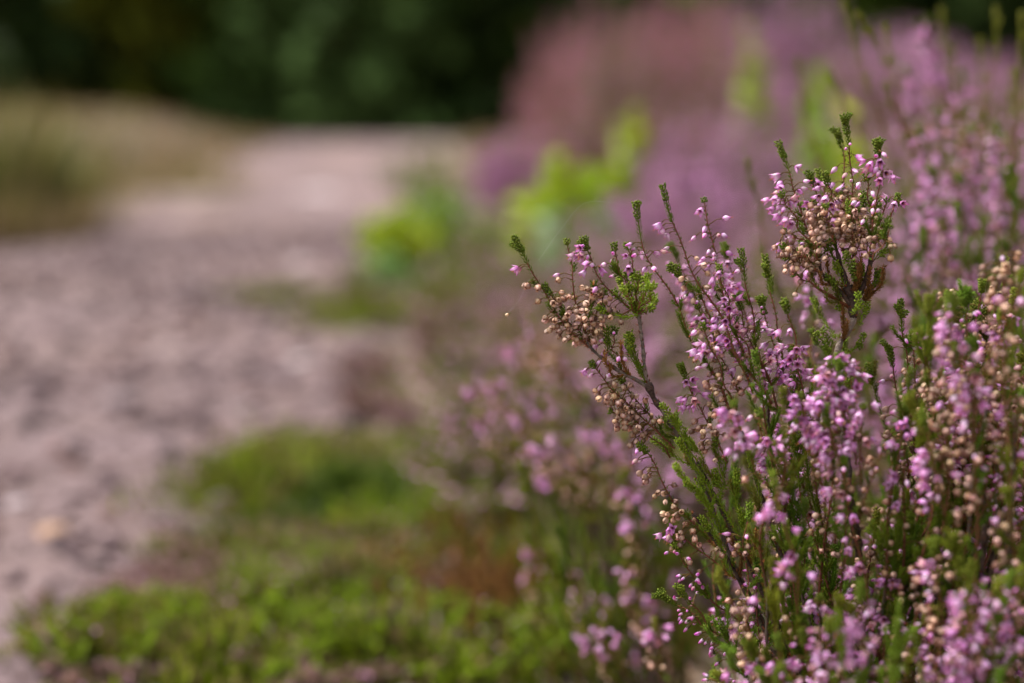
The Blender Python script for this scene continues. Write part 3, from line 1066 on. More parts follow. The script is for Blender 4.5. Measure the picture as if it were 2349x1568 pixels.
LIME = (.38, .46, .010)
bilberry(905, 470, 2.9, .1, .10, 50, LIME, "lime green leafy bush at the path edge, lowest of the bright ones")
bilberry(1000, 420, 3.3, .1, .12, 46, (.20, .34, .03), "mid green leafy bush just behind the lime one at the path edge")
bilberry(885, 560, 2.7, .06, .05, 20, (.24, .40, .12), "small pale green sprig below the lime bush at the path edge")
bilberry(1060, 500, 2.9, .05, .12, 44, (.19, .28, .03), "low olive-green bush right of the lime ones by the path", .02)
bilberry(1090, 590, 2.5, .04, .10, 40, (.18, .24, .03), "dull olive low bush on the verge below the others", .018)
bilberry(960, 330, 5.2, .04, .16, 30, (.20, .22, .05), "far yellowish low bush beside the crest of the path", .03)
bilberry(1275, 335, 2.0, .1, .075, 42, LIME, "lime green bush left of the slanting bright one, before the pink heather")
bilberry(1375, 330, 2.05, .1, .07, 36, (.30, .46, .02), "lime green bush in the middle of the slanting bright trio")
bilberry(1445, 238, 2.1, .1, .05, 30, LIME, "tallest narrow lime bush of the slanting bright trio", .026)
bilberry(1170, 455, 2.3, .08, .07, 24, (.2, .32, .02), "dull green bush low between the path and the bright trio")
bilberry(1330, 430, 1.9, .1, .10, 40, (.30, .42, .22), "pale grey-green bush beneath the bright trio")
bilberry(1730, 50, 2.4, .1, .04, 14, (.36, .44, .03), "yellow-green bush rising above the heather at the upper right")
bilberry(1880, 130, 1.8, .1, .035, 14, (.30, .46, .02), "yellow-green bush right of the one above the heather, behind the sprigs")
bilberry(1960, 200, 1.6, .1, .025, 8, LIME, "small lime bush behind the tall capsule sprig")


# ------------------------------------------------------------------ background heather
def far_shrub(seed, H, W, n, pink=1.0, caps=.25, red=0.0, as_parts=False, tintc=(1, 1, 1), fsc=1.25):
    rg = np.random.default_rng(seed)
    o = empty("heather_shrub", (0, 0, 0))
    wd, fo, bl, cp = MB(), MB(), MB(), MB()
    nodes = []
    for _ in range(12):
        a = rg.uniform(0, 6.28); r = W * .45 * math.sqrt(rg.random())
        q = np.array([r * math.cos(a), r * math.sin(a), H * rg.uniform(.3, .55)])
        nodes.append(q)
        c, u = spline([np.zeros(3), q * [.4, .4, .5] + rg.normal(0, .01, 3), q], .02)
        wd.tube(c, np.linspace(.005, .002, len(c)), DARKW * 2, 5)
    tintc = np.array(tintc)
    for _ in range(n):
        a = rg.uniform(0, 6.28); r = W * math.sqrt(rg.random())
        tip = np.array([r * math.cos(a), r * math.sin(a), H * (1 - .35 * (r / W) ** 2) * rg.uniform(.68, 1.10)])
        nd = nodes[int(np.argmin([np.linalg.norm((q - tip)[:2]) for q in nodes]))]
        base = nd
        c, u = spline([tip, tip * .6 + base * .4 + np.array([0, 0, .01]) + rg.normal(0, .008, 3), base], .012)
        L = u[-1]
        if as_parts: fo = MB(); bl = MB(); cp = MB()
        fo.tube(c, np.linspace(.0006, .0016, len(c)), REDST * 1.1 + OLIVE * .2, 4)
        g = GREEN * rg.uniform(.7, 1.4)
        leaves_along(fo, c, u, 0, L, .006, 3, .0065, g, .55, rg, key='far_leaf')
        zone = rg.uniform(.06, .12)
        nf = int(zone * 420 * pink)
        fr = rg.random()
        for _k in range(nf):
            s = .008 + zone * rg.random()
            if s > L * .95: continue
            i = min(int(s / L * (len(c) - 1)), len(c) - 2)
            p = c[i] + (c[i + 1] - c[i]) * (s / L * (len(c) - 1) - i)
            aa = rg.uniform(0, 6.28)
            d = np.array([math.cos(aa), math.sin(aa), rg.uniform(-.9, .1)])
            iscap = rg.random() < (caps * 2 * (s / zone))
            if iscap:
                w = rg.uniform(.6, 1.05)
                cp.add('far_caps', frame(d) * rg.uniform(.9, 1.3) * fsc, p + d * .002, np.array([w, w, w]))
            else:
                tint = np.array([1.0, .88, .95]) * rg.uniform(.6, 1.1) * tintc
                bl.add('far_bell', frame(d) * rg.uniform(.9, 1.3) * fsc, p + d * .002, tint)
        if as_parts:
            f = fo.build("flowering_shoot", M_LEAF, o)
            b = bl.build("blossom", M_PETAL, f)
            k = cp.build("seed_capsule", M_CAPS, f)
            for q in (b, k):
                if q: q["kind"] = "stuff"
    wd.build("woody_stem", M_BARK, o)
    if not as_parts:
        fo.build("foliage", M_LEAF, o)
        b = bl.build("blossom", M_PETAL, o); b["kind"] = "stuff"
        k = cp.build("seed_capsule", M_CAPS, o)
        if k: k["kind"] = "stuff"
    return o


def hide(o):
    for q in [o] + list(o.children):
        bpy.data.objects.remove(q)


FP = {'mauve': far_shrub(21, .42, .17, 90, 1.1, .12),
      'purple': far_shrub(22, .38, .15, 95, 1.3, .08, tintc=(1, .95, .98)),
      'rosy': far_shrub(23, .45, .18, 80, .9, .25, tintc=(1.0, .80, .72)),
      'brownish': far_shrub(24, .36, .16, 80, .55, .6, tintc=(.85, .8, .8)),
      'green': far_shrub(25, .34, .15, 110, .18, .3)}
FPn = {'mauve': far_shrub(31, .40, .13, 55, 1.0, .15, as_parts=True, fsc=1.05),
       'greenish': far_shrub(32, .38, .12, 48, .45, .3, as_parts=True, fsc=1.05)}
fused = set()


def place_far(protos, key, px, d, topy, label, group, rot):
    """top of the crown is seen at topy"""
    root = protos[key]
    tagk = (id(protos), key)
    o = root if tagk not in fused else copy_with_parts(root)
    fused.add(tagk)
    p = P(px, topy, d)
    g0 = gz1(p[0], p[1])
    h0 = {'mauve': .42, 'purple': .38, 'rosy': .45, 'brownish': .36, 'green': .34, 'greenish': .38}[key]
    if protos is FPn and key == 'mauve': h0 = .40
    s = (p[2] - g0) / h0
    s = max(.35, min(1.5, s * (.90 + .2 * math.sin(px * .7 + d * 9))))
    o.location = (p[0], p[1], p[2] - h0 * s)
    if o.location.z > g0: o.location.z = g0 - .005
    w = .85 + .3 * (rng.random())
    o.scale = (w, w, s)
    o.rotation_euler = (0, 0, rot)
    tag(o, label, "heather shrub", group)
    return o


# rows of heather on the right bank, from far to near: (distance, [(px, top y, kind)])
ROWS = [
    ("farthest", 7.0, [(1330, 60, 'rosy'), (1500, 40, 'rosy'), (1700, 60, 'mauve'), (1900, 40, 'mauve'), (2100, 60, 'mauve'), (2300, 60, 'purple')]),
    ("second farthest", 5.0, [(1265, 50, 'rosy'), (1370, 10, 'rosy'), (1490, 0, 'rosy'), (1610, -20, 'rosy'), (1850, 60, 'mauve'), (2050, 60, 'mauve'), (2250, 70, 'mauve')]),
    ("third farthest", 3.8, [(1215, 200, 'rosy'), (1310, 60, 'rosy'), (1420, 20, 'brownish'), (1540, 30, 'rosy'), (1660, 0, 'rosy'), (1830, 50, 'mauve'), (1990, 80, 'mauve'), (2160, 90, 'mauve'), (2330, 110, 'mauve')]),
    ("fourth farthest", 2.9, [(1185, 290, 'purple'), (1290, 170, 'rosy'), (1420, 150, 'brownish'), (1540, 100, 'rosy'), (1670, 90, 'brownish'), (1800, 80, 'purple'), (1940, 120, 'brownish'), (2090, 110, 'mauve'), (2250, 130, 'green'), (2400, 130, 'brownish')]),
    ("middle", 2.25, [(1200, 410, 'brownish'), (1330, 400, 'green'), (1530, 260, 'purple'), (1650, 230, 'mauve'), (1780, 260, 'brownish'), (1910, 220, 'green'), (2050, 180, 'mauve'), (2200, 200, 'brownish'), (2360, 220, 'green')]),
    ("fifth nearest", 1.75, [(1180, 540, 'green'), (1300, 500, 'brownish'), (1430, 450, 'brownish'), (1560, 350, 'purple'), (1670, 370, 'brownish'), (1790, 330, 'purple'), (1930, 300, 'mauve'), (2080, 280, 'brownish'), (2230, 250, 'green'), (2390, 260, 'mauve')]),
    ("fourth nearest", 1.4, [(1210, 640, 'green'), (1330, 590, 'brownish'), (1450, 520, 'brownish'), (1570, 480, 'purple'), (1700, 450, 'brownish'), (1840, 420, 'mauve'), (1990, 400, 'green'), (2140, 360, 'mauve'), (2300, 320, 'green')]),
    ("third nearest", 1.12, [(1240, 800, 'green'), (1380, 720, 'brownish'), (1520, 640, 'green'), (1680, 560, 'mauve'), (1840, 560, 'green'), (2000, 520, 'green'), (2170, 400, 'brownish'), (2340, 340, 'mauve')]),
]
for rname, d, row in ROWS:
    for i, (px, ty, k) in enumerate(row):
        place_far(FP, k, px, d * (1 + .04 * math.sin(i * 2.1)), ty - (75 if d > 3.5 and 1280 < px < 1850 else 0),
                  "%s blurred heather, %s from the left, %s row on the bank" % (k, ORD[i], rname),
                  "blurred heather shrubs on the right bank", i * 1.3 + d)
NEARROW = [(1.0, 2130, 210, 'greenish'), (.92, 2290, 170, 'greenish'), (.86, 2200, 300, 'greenish'), (.95, 1960, 190, 'greenish'), (.84, 2370, 300, 'mauve'), (.84, 1800, 640, 'greenish'), (.9, 1640, 760, 'greenish'), (.82, 2060, 560, 'greenish')]
for i, (d, px, ty, k) in enumerate(sorted(NEARROW, key=lambda q: q[1])):
    place_far(FPn, k, px, d, ty, "%s heather shrub just behind the sharp one, %s from the left of its row" % (k, ORD[i]),
              "heather shrubs just behind the focus", i * 2.1 + .4)

# ------------------------------------------------------------------ low heather seedlings in the left foreground
def seedling(seed, H, W, n, kind):
    rg = np.random.default_rng(seed)
    o = empty("heather_seedling", (0, 0, 0))
    fo, bl = MB(), MB()
    for _ in range(n):
        a = rg.uniform(0, 6.28); r = W * math.sqrt(rg.random())
        tip = np.array([r * math.cos(a), r * math.sin(a), H * rg.uniform(.5, 1.1)])
        c, u = spline([tip, tip * [.7, .7, .5] + rg.normal(0, .004, 3), tip * [.4, .4, 0]], .006)
        g = {'g': np.array([.20, .28, .015]), 'r': RUST * .5 + OLIVE * .3, 'o': OLIVE, 'd': np.array([.30, .19, .16])}[kind] * rg.uniform(.7, 1.3)
        fo.tube(c, .0006, g * .7, 4)
        leaves_along(fo, c, u, 0, u[-1], .0026, 4, .0034, g, .55, rg, key='far_leaf', var=.3)
        for _k in range({'g': 1, 'r': 1, 'o': 1, 'd': 4}[kind]):
            if rg.random() < .5:
                i = rg.integers(0, max(1, len(c) // 2))
                d = np.append(rg.normal(0, 1, 2), -.2)
                w = rg.uniform(.7, 1.2)
                bl.add('far_bell' if rg.random() < .5 else 'far_caps', frame(d) * rg.uniform(.45, .75), c[i], np.array([w, w * .85, w * .9]) * .8)
    fo.build("foliage", M_LEAF, o)
    b = bl.build("blossom", M_PETAL, o)
    if b: b["kind"] = "stuff"
    return o


def ordw(n):
    if n <= 16: return ORD[n - 1]
    one = ["", "first", "second", "third", "fourth", "fifth", "sixth", "seventh", "eighth", "ninth"]
    if n < 20: return ["seventeenth", "eighteenth", "nineteenth"][n - 17]
    t = {2: ("twentieth", "twenty-"), 3: ("thirtieth", "thirty-"), 4: ("fortieth", "forty-"), 5: ("fiftieth", "fifty-")}[n // 10]
    return t[0] if n % 10 == 0 else t[1] + one[n % 10]


SP = {'g': seedling(41, .036, .04, 60, 'g'), 'r': seedling(42, .042, .03, 34, 'r'), 'o': seedling(43, .036, .04, 50, 'o'), 'd': seedling(44, .026, .04, 50, 'd')}
sused = set()
SEED = [(1060, 1500, .80, 'r'), (1130, 1400, .86, 'r'), (960, 1460, .85, 'r'), (1230, 1500, .74, 'o'), (1120, 1560, .76, 'g'), (1270, 1400, .80, 'o'),
        (900, 1380, .95, 'o'), (1010, 1330, .96, 'd'), (880, 1500, .84, 'g'), (740, 1500, .88, 'g'), (690, 1350, 1.0, 'd'), (830, 1290, 1.08, 'd'),
        (1160, 1270, 1.0, 'o'), (1060, 1230, 1.1, 'd'), (1290, 1270, .92, 'g'), (960, 1200, 1.2, 'o'), (480, 1330, 1.05, 'd'), (450, 1480, .92, 'g'),
        (250, 1530, .92, 'g'), (170, 1500, .98, 'o'), (330, 1380, 1.02, 'd'), (1180, 1130, 1.2, 'g'), (1080, 1090, 1.35, 'o'),
        (1330, 1180, .98, 'o'), (1400, 1300, .84, 'g'), (1370, 1440, .76, 'o'), (980, 1010, 1.5, 'd'), (1120, 980, 1.5, 'd'), (1230, 1000, 1.4, 'o'),
        (820, 690, 2.6, 'o'), (930, 640, 2.6, 'o'), (1050, 620, 2.5, 'o'), (1020, 780, 2.0, 'd'), (1130, 720, 2.0, 'g'), (1100, 860, 1.7, 'd'), (1180, 850, 1.6, 'o'),
        (560, 1420, .98, 'o'), (620, 1560, .86, 'g'), (1000, 1560, .8, 'g')]
srg = np.random.default_rng(77)
for (x0, x1, y0, y1, ks, n) in [(120, 460, 1440, 1568, 'ddo', 6), (460, 900, 1320, 1568, 'gddd', 12), (860, 1160, 1290, 1500, 'rrod', 12), (1150, 1480, 1150, 1568, 'oogd', 22),
                                (700, 1000, 1160, 1300, 'gdo', 5), (800, 1250, 640, 1000, 'ddo', 12), (480, 1000, 1270, 1400, 'ddd', 10), (1250, 1500, 1200, 1568, 'gog', 14)]:
    for _ in range(n):
        SEED.append((srg.uniform(x0, x1), srg.uniform(y0, y1), 1, ks[srg.integers(len(ks))]))
SN = {'g': "green", 'r': "rust brown", 'o': "olive", 'd': "faded mauve-brown"}
by = {}
for q in SEED: by.setdefault(q[3], []).append(q)
for k, L in by.items():
    L.sort()
    for i, (px, py, d, k) in enumerate(L):
        p = gpoint(px, py)
        o = SP[k] if k not in sused else copy_with_parts(SP[k])
        sused.add(k)
        o.location = (p[0], p[1], gz1(p[0], p[1]) - .004)
        w = .8 + .5 * rng.random()
        o.scale = (w * 1.1, w * 1.1, w * min(1.6, max(.8, p[1] * .8)))
        o.rotation_euler = (0, 0, i * 1.9)
        nm = ordw(i + 1)
        tag(o, "low %s heather seedling on the verge, %s of its colour from left" % (SN[k], nm), "heather seedling", "low heather seedlings on the verge")

# ------------------------------------------------------------------ out-of-focus heather just behind, left of the sharp one
b6 = Bush("heather_shrub", 1520, .80, "low leaning heather with round blurred mauve clusters, left behind the sharp shrub", 66)
for pts, k, d in [
    ([(1215, 728), (1235, 790), (1270, 860), (1330, 930)], 'P', .76), ([(1172, 785), (1200, 850), (1260, 900), (1330, 940)], 'PP', .78),
    ([(1072, 872), (1110, 920), (1160, 980), (1240, 1040)], 'P', .80), ([(1128, 870), (1160, 920), (1200, 980), (1260, 1040)], 'P', .80),
    ([(1098, 950), (1130, 1000), (1180, 1040), (1260, 1090)], 'P', .79), ([(1020, 950), (1060, 1000), (1120, 1050), (1220, 1110)], 'PP', .98),
    ([(1185, 930), (1210, 980), (1260, 1040), (1330, 1090)], 'P', .76), ([(1240, 920), (1265, 980), (1300, 1040), (1350, 1090)], 'P', .77),
    ([(1238, 1000), (1250, 1050), (1290, 1100), (1360, 1140)], 'P', .74), ([(1232, 1070), (1262, 1100), (1310, 1140), (1390, 1170)], 'PP', .75),
    ([(1385, 985), (1400, 1030), (1430, 1090), (1470, 1150)], 'P', .74), ([(1430, 1000), (1440, 1050), (1460, 1110), (1490, 1160)], 'PP', .74),
    ([(1350, 970), (1370, 1030), (1400, 1090), (1440, 1160)], 'P', .76), ([(1300, 1010), (1330, 1060), (1370, 1110), (1430, 1160)], 'C', .75),
    ([(1250, 770), (1270, 830), (1300, 890), (1350, 930)], 'M', .80), ([(1290, 790), (1300, 840), (1320, 890), (1360, 935)], 'M', .80), ([(1265, 800), (1290, 850), (1310, 900), (1360, 940)], 'M', .81),
    ([(1210, 810), (1250, 850), (1290, 900), (1350, 940)], 'M', .81), ([(1310, 760), (1310, 830), (1330, 890), (1370, 940)], 'G', .81),
    ([(1150, 900), (1200, 990), (1280, 1060)], 'C', .81), ([(1170, 1010), (1250, 1060), (1330, 1110)], 'C', .78), ([(1290, 1110), (1350, 1140), (1430, 1180)], 'G', .76),
    ([(1320, 1070), (1380, 1120), (1450, 1170)], 'G', .77), ([(1130, 1040), (1220, 1090), (1330, 1130)], 'G', .79), ([(1340, 1190), (1400, 1200), (1470, 1230)], 'G', .75),
    ([(1420, 1230), (1440, 1290), (1480, 1360)], 'G', .72), ([(1430, 1290), (1450, 1360), (1480, 1430)], 'P', .70),
    ([(1380, 1430), (1400, 1490), (1440, 1560)], 'PP', .68), ([(1340, 1440), (1370, 1500), (1410, 1570)], 'P', .69),
    ([(1500, 1420), (1510, 1480), (1520, 1560)], 'P', .63), 
    ([(1360, 1350), (1390, 1420), (1430, 1500)], 'G', .70), ([(1300, 1400), (1340, 1470), (1400, 1550)], 'G', .72), ([(1450, 1340), (1465, 1400), (1490, 1480)], 'P', .68),
]:
    if k == 'PP': ov = dict(fl=[('open', .003, .016, 900), ('caps', .016, .035, 250)])
    elif k == 'P': ov = dict(fl=[('open', .003, .012, 900), ('caps', .012, .045, 330)])
    else: ov = {}
    e = b6.trace(pts, k, d, score=2, green=OLIVE * .9 + GREEN * .3, **ov)
    b6.woody([e, (e + b6.root) / 2 + b6.rg.normal(0, .012, 3), b6.root], .0012, .0022, DARKW * 2.2, scales=False, pegs=3, pegcol='g')
b6.fill(46, lambda rg: (lambda t: (1180 + 330 * t + rg.uniform(-40, 60), 1060 + 430 * rg.random()))(rg.random()), ['G', 'G', 'O', 'G', 'G', 'P'], (1560, 1800), d=(.68, .84), lens=(.04, .07), score=1, nodes=6)
b6.finish("heather shrub", GRP_NEAR)

# ------------------------------------------------------------------ main sharp shrub
b1 = Bush("heather_shrub", 1930, .56, "sharp heather shrub in front, its sprigs leaning left with pink bells and beige capsules", 5)
T = b1.trace
e1 = T([(1180, 545), (1215, 612), (1262, 700), (1300, 745), (1345, 788)], 'P', .53, 20, tuft=.011, wood=.05,
       fl=[('open', .011, .018, 260), ('bell', .012, .02, 170), ('caps', .018, .048, 1000)], dj=.002, side=(-1, -.2, -.3))
T([(1248, 655), (1275, 690), (1300, 730), (1345, 788)], 'G', .53, 20, tuft=.004, fl=[('caps', .010, .03, 800)], pegs=[(0, .02, 150, .005, 'g')], dj=.002)
T([(1300, 552), (1312, 640), (1322, 700), (1338, 750), (1360, 800)], 'P', .53, 20, tuft=.002, fl=[('open', .0005, .002, 700), ('bell', .009, .016, 260), ('caps', .014, .045, 650)], wood=.06, pegs=[(.005, .03, 60, .003, 'g')], dj=.002)
T([(1362, 650), (1358, 690), (1345, 740), (1352, 790)], 'G', .53, 19, tuft=.014, fl=[('caps', .006, .026, 900)], pegs=[], dj=.003)
T([(1388, 668), (1375, 710), (1355, 760), (1350, 792)], 'M', .535, 19, dj=.003, fl=[('caps', .001, .020, 1100)])
T([(1410, 755), (1408, 790), (1418, 830), (1440, 865)], 'B', .53, 19, tuft=.003, fl=[('bell', .001, .012, 420), ('bud', .001, .01, 200)], pegs=[], dj=.003)
T([(1392, 755), (1398, 800), (1425, 852)], 'g', .53, 19, dj=.003)
T([(1445, 765), (1452, 800), (1475, 862)], 'g', .528, 19, dj=.002)
T([(1338, 548), (1355, 605), (1395, 660), (1430, 700), (1462, 718)], 'P', .53, 20, tuft=.005, wood=.06, dj=.002,
  fl=[('bud', .003, .007, 300), ('open', .004, .015, 1000), ('bell', .018, .022, 200), ('caps', .020, .030, 520)], pegs=[])
T([(1408, 562), (1420, 620), (1440, 670), (1462, 718)], 'B', .53, 20, tuft=.003, wood=.06, dj=.002, fl=[('bud', .001, .012, 260), ('bell', .006, .012, 120)])
T([(1437, 562), (1452, 610), (1462, 665), (1464, 718)], 'PP', .53, 20, tuft=.002, wood=.06, dj=.002, fl=[('bud', .001, .006, 250), ('open', .003, .011, 700)], pegs=[(.008, .02, 150, .005, 'g')])
for (tx, ty) in [(1420, 640), (1436, 622), (1452, 634), (1470, 642), (1486, 632), (1500, 655), (1503, 690), (1408, 668), (1475, 660), (1445, 655), (1492, 676), (1428, 660), (1462, 628), (1496, 705)]:
    T([(tx, ty), ((tx + 1462) / 2 + (tx - 1462) * .12, (ty + 718) / 2), (1464, 719)], 'G', .53, 15, tuft=.003, wood=.05, dj=.010, lstep=.0010, pegs=[(.002, .010, 70, .0035, 'g')], green=GREEN_B)
T([(1372, 705), (1400, 722), (1432, 728), (1462, 722)], 'g', .528, 15, dj=.002, green=GREEN_B)
T([(1385, 705), (1420, 715), (1462, 720)], 'C', .53, 15, tuft=.001, fl=[('caps', .001, .008, 400)], dj=.002, pegs=[])
# woody limb through the fork
b1.woody([P(1464, 716, .53), P(1470, 760, .53), P(1475, 800, .53), P(1479, 850, .53), P(1490, 892, .53)], .0011, .0015, WOOD * 1.1, pegs=0)
b1.woody([P(1345, 786, .53), P(1372, 815, .53), P(1420, 852, .53), P(1460, 872, .53), P(1490, 892, .53)], .0008, .0014, WOOD * .95, pegs=3)
b1.woody([P(1486, 880, .53), P(1500, 915, .53), P(1515, 935, .53)], .0026, .0018, DARKW * 1.2)
b1.woody([P(1508, 925, .53), P(1545, 985, .53), P(1575, 1035, .535), P(1615, 1120, .54), P(1680, 1290, .545), P(1760, 1450, .55), P(1850, 1640, .555), b1.root], .0014, .0032, WOOD * .9, pegs=8, pegcol='g')
T([(1438, 770), (1447, 815), (1476, 868)], 'g', .53, 14, dj=.004, green=GREEN_B)
# long shoots right of the fork
T([(1458, 468), (1475, 560), (1512, 640), (1560, 722), (1600, 800), (1650, 890), (1705, 990)], 'P', .531, 20, tuft=.013, wood=.10, fl=[('bud', .014, .02, 200), ('open', .013, .020, 620), ('bell', .018, .032, 200), ('bud', .03, .05, 320), ('open', .048, .056, 500), ('caps', .06, .1, 330)], dj=.004)
T([(1520, 428), (1545, 520), (1580, 600), (1630, 700), (1690, 800), (1765, 925)], 'P', .522, 20, tuft=.014, wood=.11, fl=[('bud', .014, .018, 150), ('open', .013, .020, 560), ('bell', .021, .03, 180), ('caps', .027, .045, 260), ('open', .05, .065, 480), ('caps', .065, .1, 240)], pegs=[(.045, .12, 110, .009, 'g')], dj=.002, side=(-1, -.3, 0))
T([(1615, 458), (1632, 560), (1642, 640), (1672, 720), (1712, 810)], 'P', .532, 20, tuft=.0015, wood=.09, fl=[('open', .002, .005, 420), ('bell', .009, .03, 520), ('open', .032, .05, 420), ('caps', .05, .07, 240)], dj=.003, pegs=[(.025, .1, 90, .009, 'g')])
T([(1537, 608), (1590, 670), (1640, 745), (1695, 835), (1730, 900)], 'B', .53, 20, tuft=.014, wood=.09, fl=[('bud', .014, .04, 480), ('open', .035, .05, 300)], dj=.003)
T([(1700, 575), (1715, 650), (1730, 745), (1752, 850), (1790, 955)], 'P', .532, 19, tuft=.012, wood=.10, fl=[('bell', .008, .012, 100), ('bell', .012, .025, 120), ('open', .028, .055, 420)], dj=.004, pegs=[(.02, .1, 120, .009, 'g')])
T([(1755, 588), (1772, 690), (1790, 790), (1800, 900)], 'P', .534, 19, tuft=.014, wood=.10, fl=[('caps', .02, .024, 150), ('bud', .024, .032, 400), ('open', .03, .055, 330)], dj=.004, pegs=[(.016, .1, 130, .010, 'g')])
T([(1650, 610), (1660, 680), (1690, 760), (1730, 850)], 'PP', .528, 17, tuft=.004, fl=[('open', .002, .030, 520), ('caps', .028, .05, 200)])
T([(1800, 690), (1815, 760), (1832, 850), (1850, 950)], 'PP', .53, 17, fl=[('bud', .005, .012, 300), ('open', .010, .035, 420), ('caps', .035, .06, 150)])
T([(1595, 690), (1625, 760), (1660, 830), (1700, 900)], 'P', .527, 17, tuft=.004, fl=[('open', .006, .025, 560), ('caps', .022, .05, 420)])
T([(1690, 680), (1712, 750), (1742, 830), (1770, 900)], 'PP', .537, 17)
T([(1745, 690), (1765, 760), (1785, 840), (1800, 920)], 'PP', .54, 16)
T([(1560, 838), (1590, 900), (1630, 980), (1665, 1065)], 'P', .53, 19, tuft=.006, fl=[('open', .006, .018, 720), ('caps', .017, .042, 520)], dj=.003)
T([(1610, 745), (1640, 820), (1672, 900), (1700, 985)], 'P', .524, 18, tuft=.003, fl=[('open', .002, .012, 700), ('bell', .010, .022, 200), ('caps', .02, .06, 430)])
# shoots hanging off the left edge of the shrub
T([(1356, 832), (1395, 882), (1440, 925), (1490, 975), (1545, 1030)], 'P', .53, 20, tuft=.003, fl=[('open', .001, .009, 360), ('bell', .004, .012, 300), ('caps', .010, .036, 900)], dj=.002, side=(-1, -.2, -.2), wood=.045)
T([(1425, 870), (1450, 905), (1490, 960), (1540, 1020)], 'C', .532, 19, tuft=.002, fl=[('caps', .001, .022, 1000)], dj=.003)
T([(1400, 945), (1440, 962), (1490, 1000), (1545, 1050)], 'C', .532, 19, tuft=.001, fl=[('caps', .002, .018, 900)], dj=.003, wood=.03)
T([(1468, 1018), (1500, 1062), (1532, 1120), (1572, 1190), (1625, 1245)], 'P', .53, 19, tuft=.005, fl=[('bell', .002, .008, 350), ('bell', .006, .014, 200), ('caps', .010, .042, 850)], dj=.002)
T([(1532, 1195), (1562, 1228), (1605, 1262), (1660, 1310)], 'P', .53, 19, tuft=.003, fl=[('open', .002, .009, 560), ('caps', .01, .026, 330)], dj=.002)
T([(1548, 1252), (1590, 1322), (1650, 1392), (1722, 1452)], 'B', .53, 19, tuft=.004, fl=[('bud', .002, .022, 520), ('open', .03, .038, 200)], dj=.003)
T([(1510, 1362), (1570, 1400), (1622, 1435), (1692, 1505)], 'B', .53, 19, tuft=.009, fl=[('bud', .005, .03, 480)], dj=.002)
T([(1552, 1345), (1592, 1395), (1632, 1452), (1692, 1535)], 'B', .528, 19, tuft=.009, fl=[('bud', .006, .035, 620)], dj=.002)
T([(1635, 1545), (1665, 1580), (1720, 1640)], 'B', .53, 17)
for q in [[(1445, 770), (1460, 830), (1480, 880)], [(1545, 955), (1570, 1010), (1590, 1060)], [(1520, 930), (1560, 985), (1600, 1040)], [(1555, 1010), (1600, 1075), (1630, 1140)],
          [(1500, 1010), (1545, 1045), (1600, 1080)], [(1575, 1110), (1620, 1160), (1660, 1220)], [(1610, 1190), (1650, 1250), (1680, 1320)], [(1640, 1000), (1650, 1060), (1665, 1130)],
          [(1690, 1080), (1690, 1140), (1700, 1210)], [(1600, 1100), (1620, 1150), (1640, 1210)], [(1550, 1070), (1590, 1120), (1630, 1160)], [(1640, 1080), (1655, 1140), (1690, 1240)],
          [(1720, 1040), (1735, 1110), (1750, 1200)], [(1580, 1010), (1610, 1060), (1640, 1120)], [(1700, 1170), (1715, 1240), (1745, 1320)]]:
    T(q, 'O', .532, 14, green=GREEN_B)
for q in [[(1660, 560, .56), (1700, 690, .56), (1740, 820, .56)], [(1540, 560, .58), (1600, 690, .58), (1660, 820, .57)], [(1850, 560, .6), (1860, 700, .6), (1870, 860, .58)]]:
    T(q, 'P', .56, 12)


def left_edge(py):
    return np.interp(py, [700, 760, 900, 1100, 1250, 1350, 1500, 1568], [1740, 1700, 1660, 1640, 1640, 1620, 1600, 1580])


def tip1(rg):
    while True:
        py = rg.uniform(760, 1560); px = rg.uniform(1500, 2120)
        if px > left_edge(py) + 10: return px, py


b1.fill(74, tip1, ['P', 'PP', 'C', 'G', 'G', 'B', 'G', 'O', 'P', 'G'], (1980, 2000), d=(.475, .60))
# the crowded mauve heads in the middle of the shrub
for q in [[(1685, 925), (1695, 985), (1720, 1050), (1760, 1130)], [(1740, 945), (1755, 1000), (1780, 1060), (1810, 1140)], [(1835, 905), (1850, 960), (1865, 1030), (1885, 1120)], [(1880, 915), (1890, 970), (1900, 1040), (1910, 1120)],
          [(1925, 815), (1930, 870), (1935, 940), (1940, 1030)], [(1950, 850), (1955, 910), (1960, 980), (1965, 1060)], [(1905, 830), (1910, 890), (1915, 960), (1920, 1050)], [(1980, 930), (1978, 980), (1975, 1040), (1970, 1120)]]:
    b1.trace(q, 'PP', .495, 16, tuft=.002, fl=[('open', .001, .016, 900), ('bell', .01, .02, 250), ('caps', .022, .045, 250)], dj=.008, sc=1.05)
# darker limbs seen through the leaves
for q in [[(1590, 1180), (1660, 1270), (1740, 1420), (1830, 1640)], [(1600, 1060), (1660, 1180), (1720, 1300), (1790, 1450), (1860, 1640)], [(1760, 930), (1770, 1050), (1800, 1250), (1850, 1500), (1890, 1680)],
          [(1700, 990), (1730, 1090), (1780, 1240), (1840, 1480)]]:
    b1.woody([P(x, y, .54) for x, y in q] + [b1.root], .0012, .0028, DARKW * 1.4, pegs=9, pegcol='b')
b1.finish("heather shrub", GRP_NEAR)

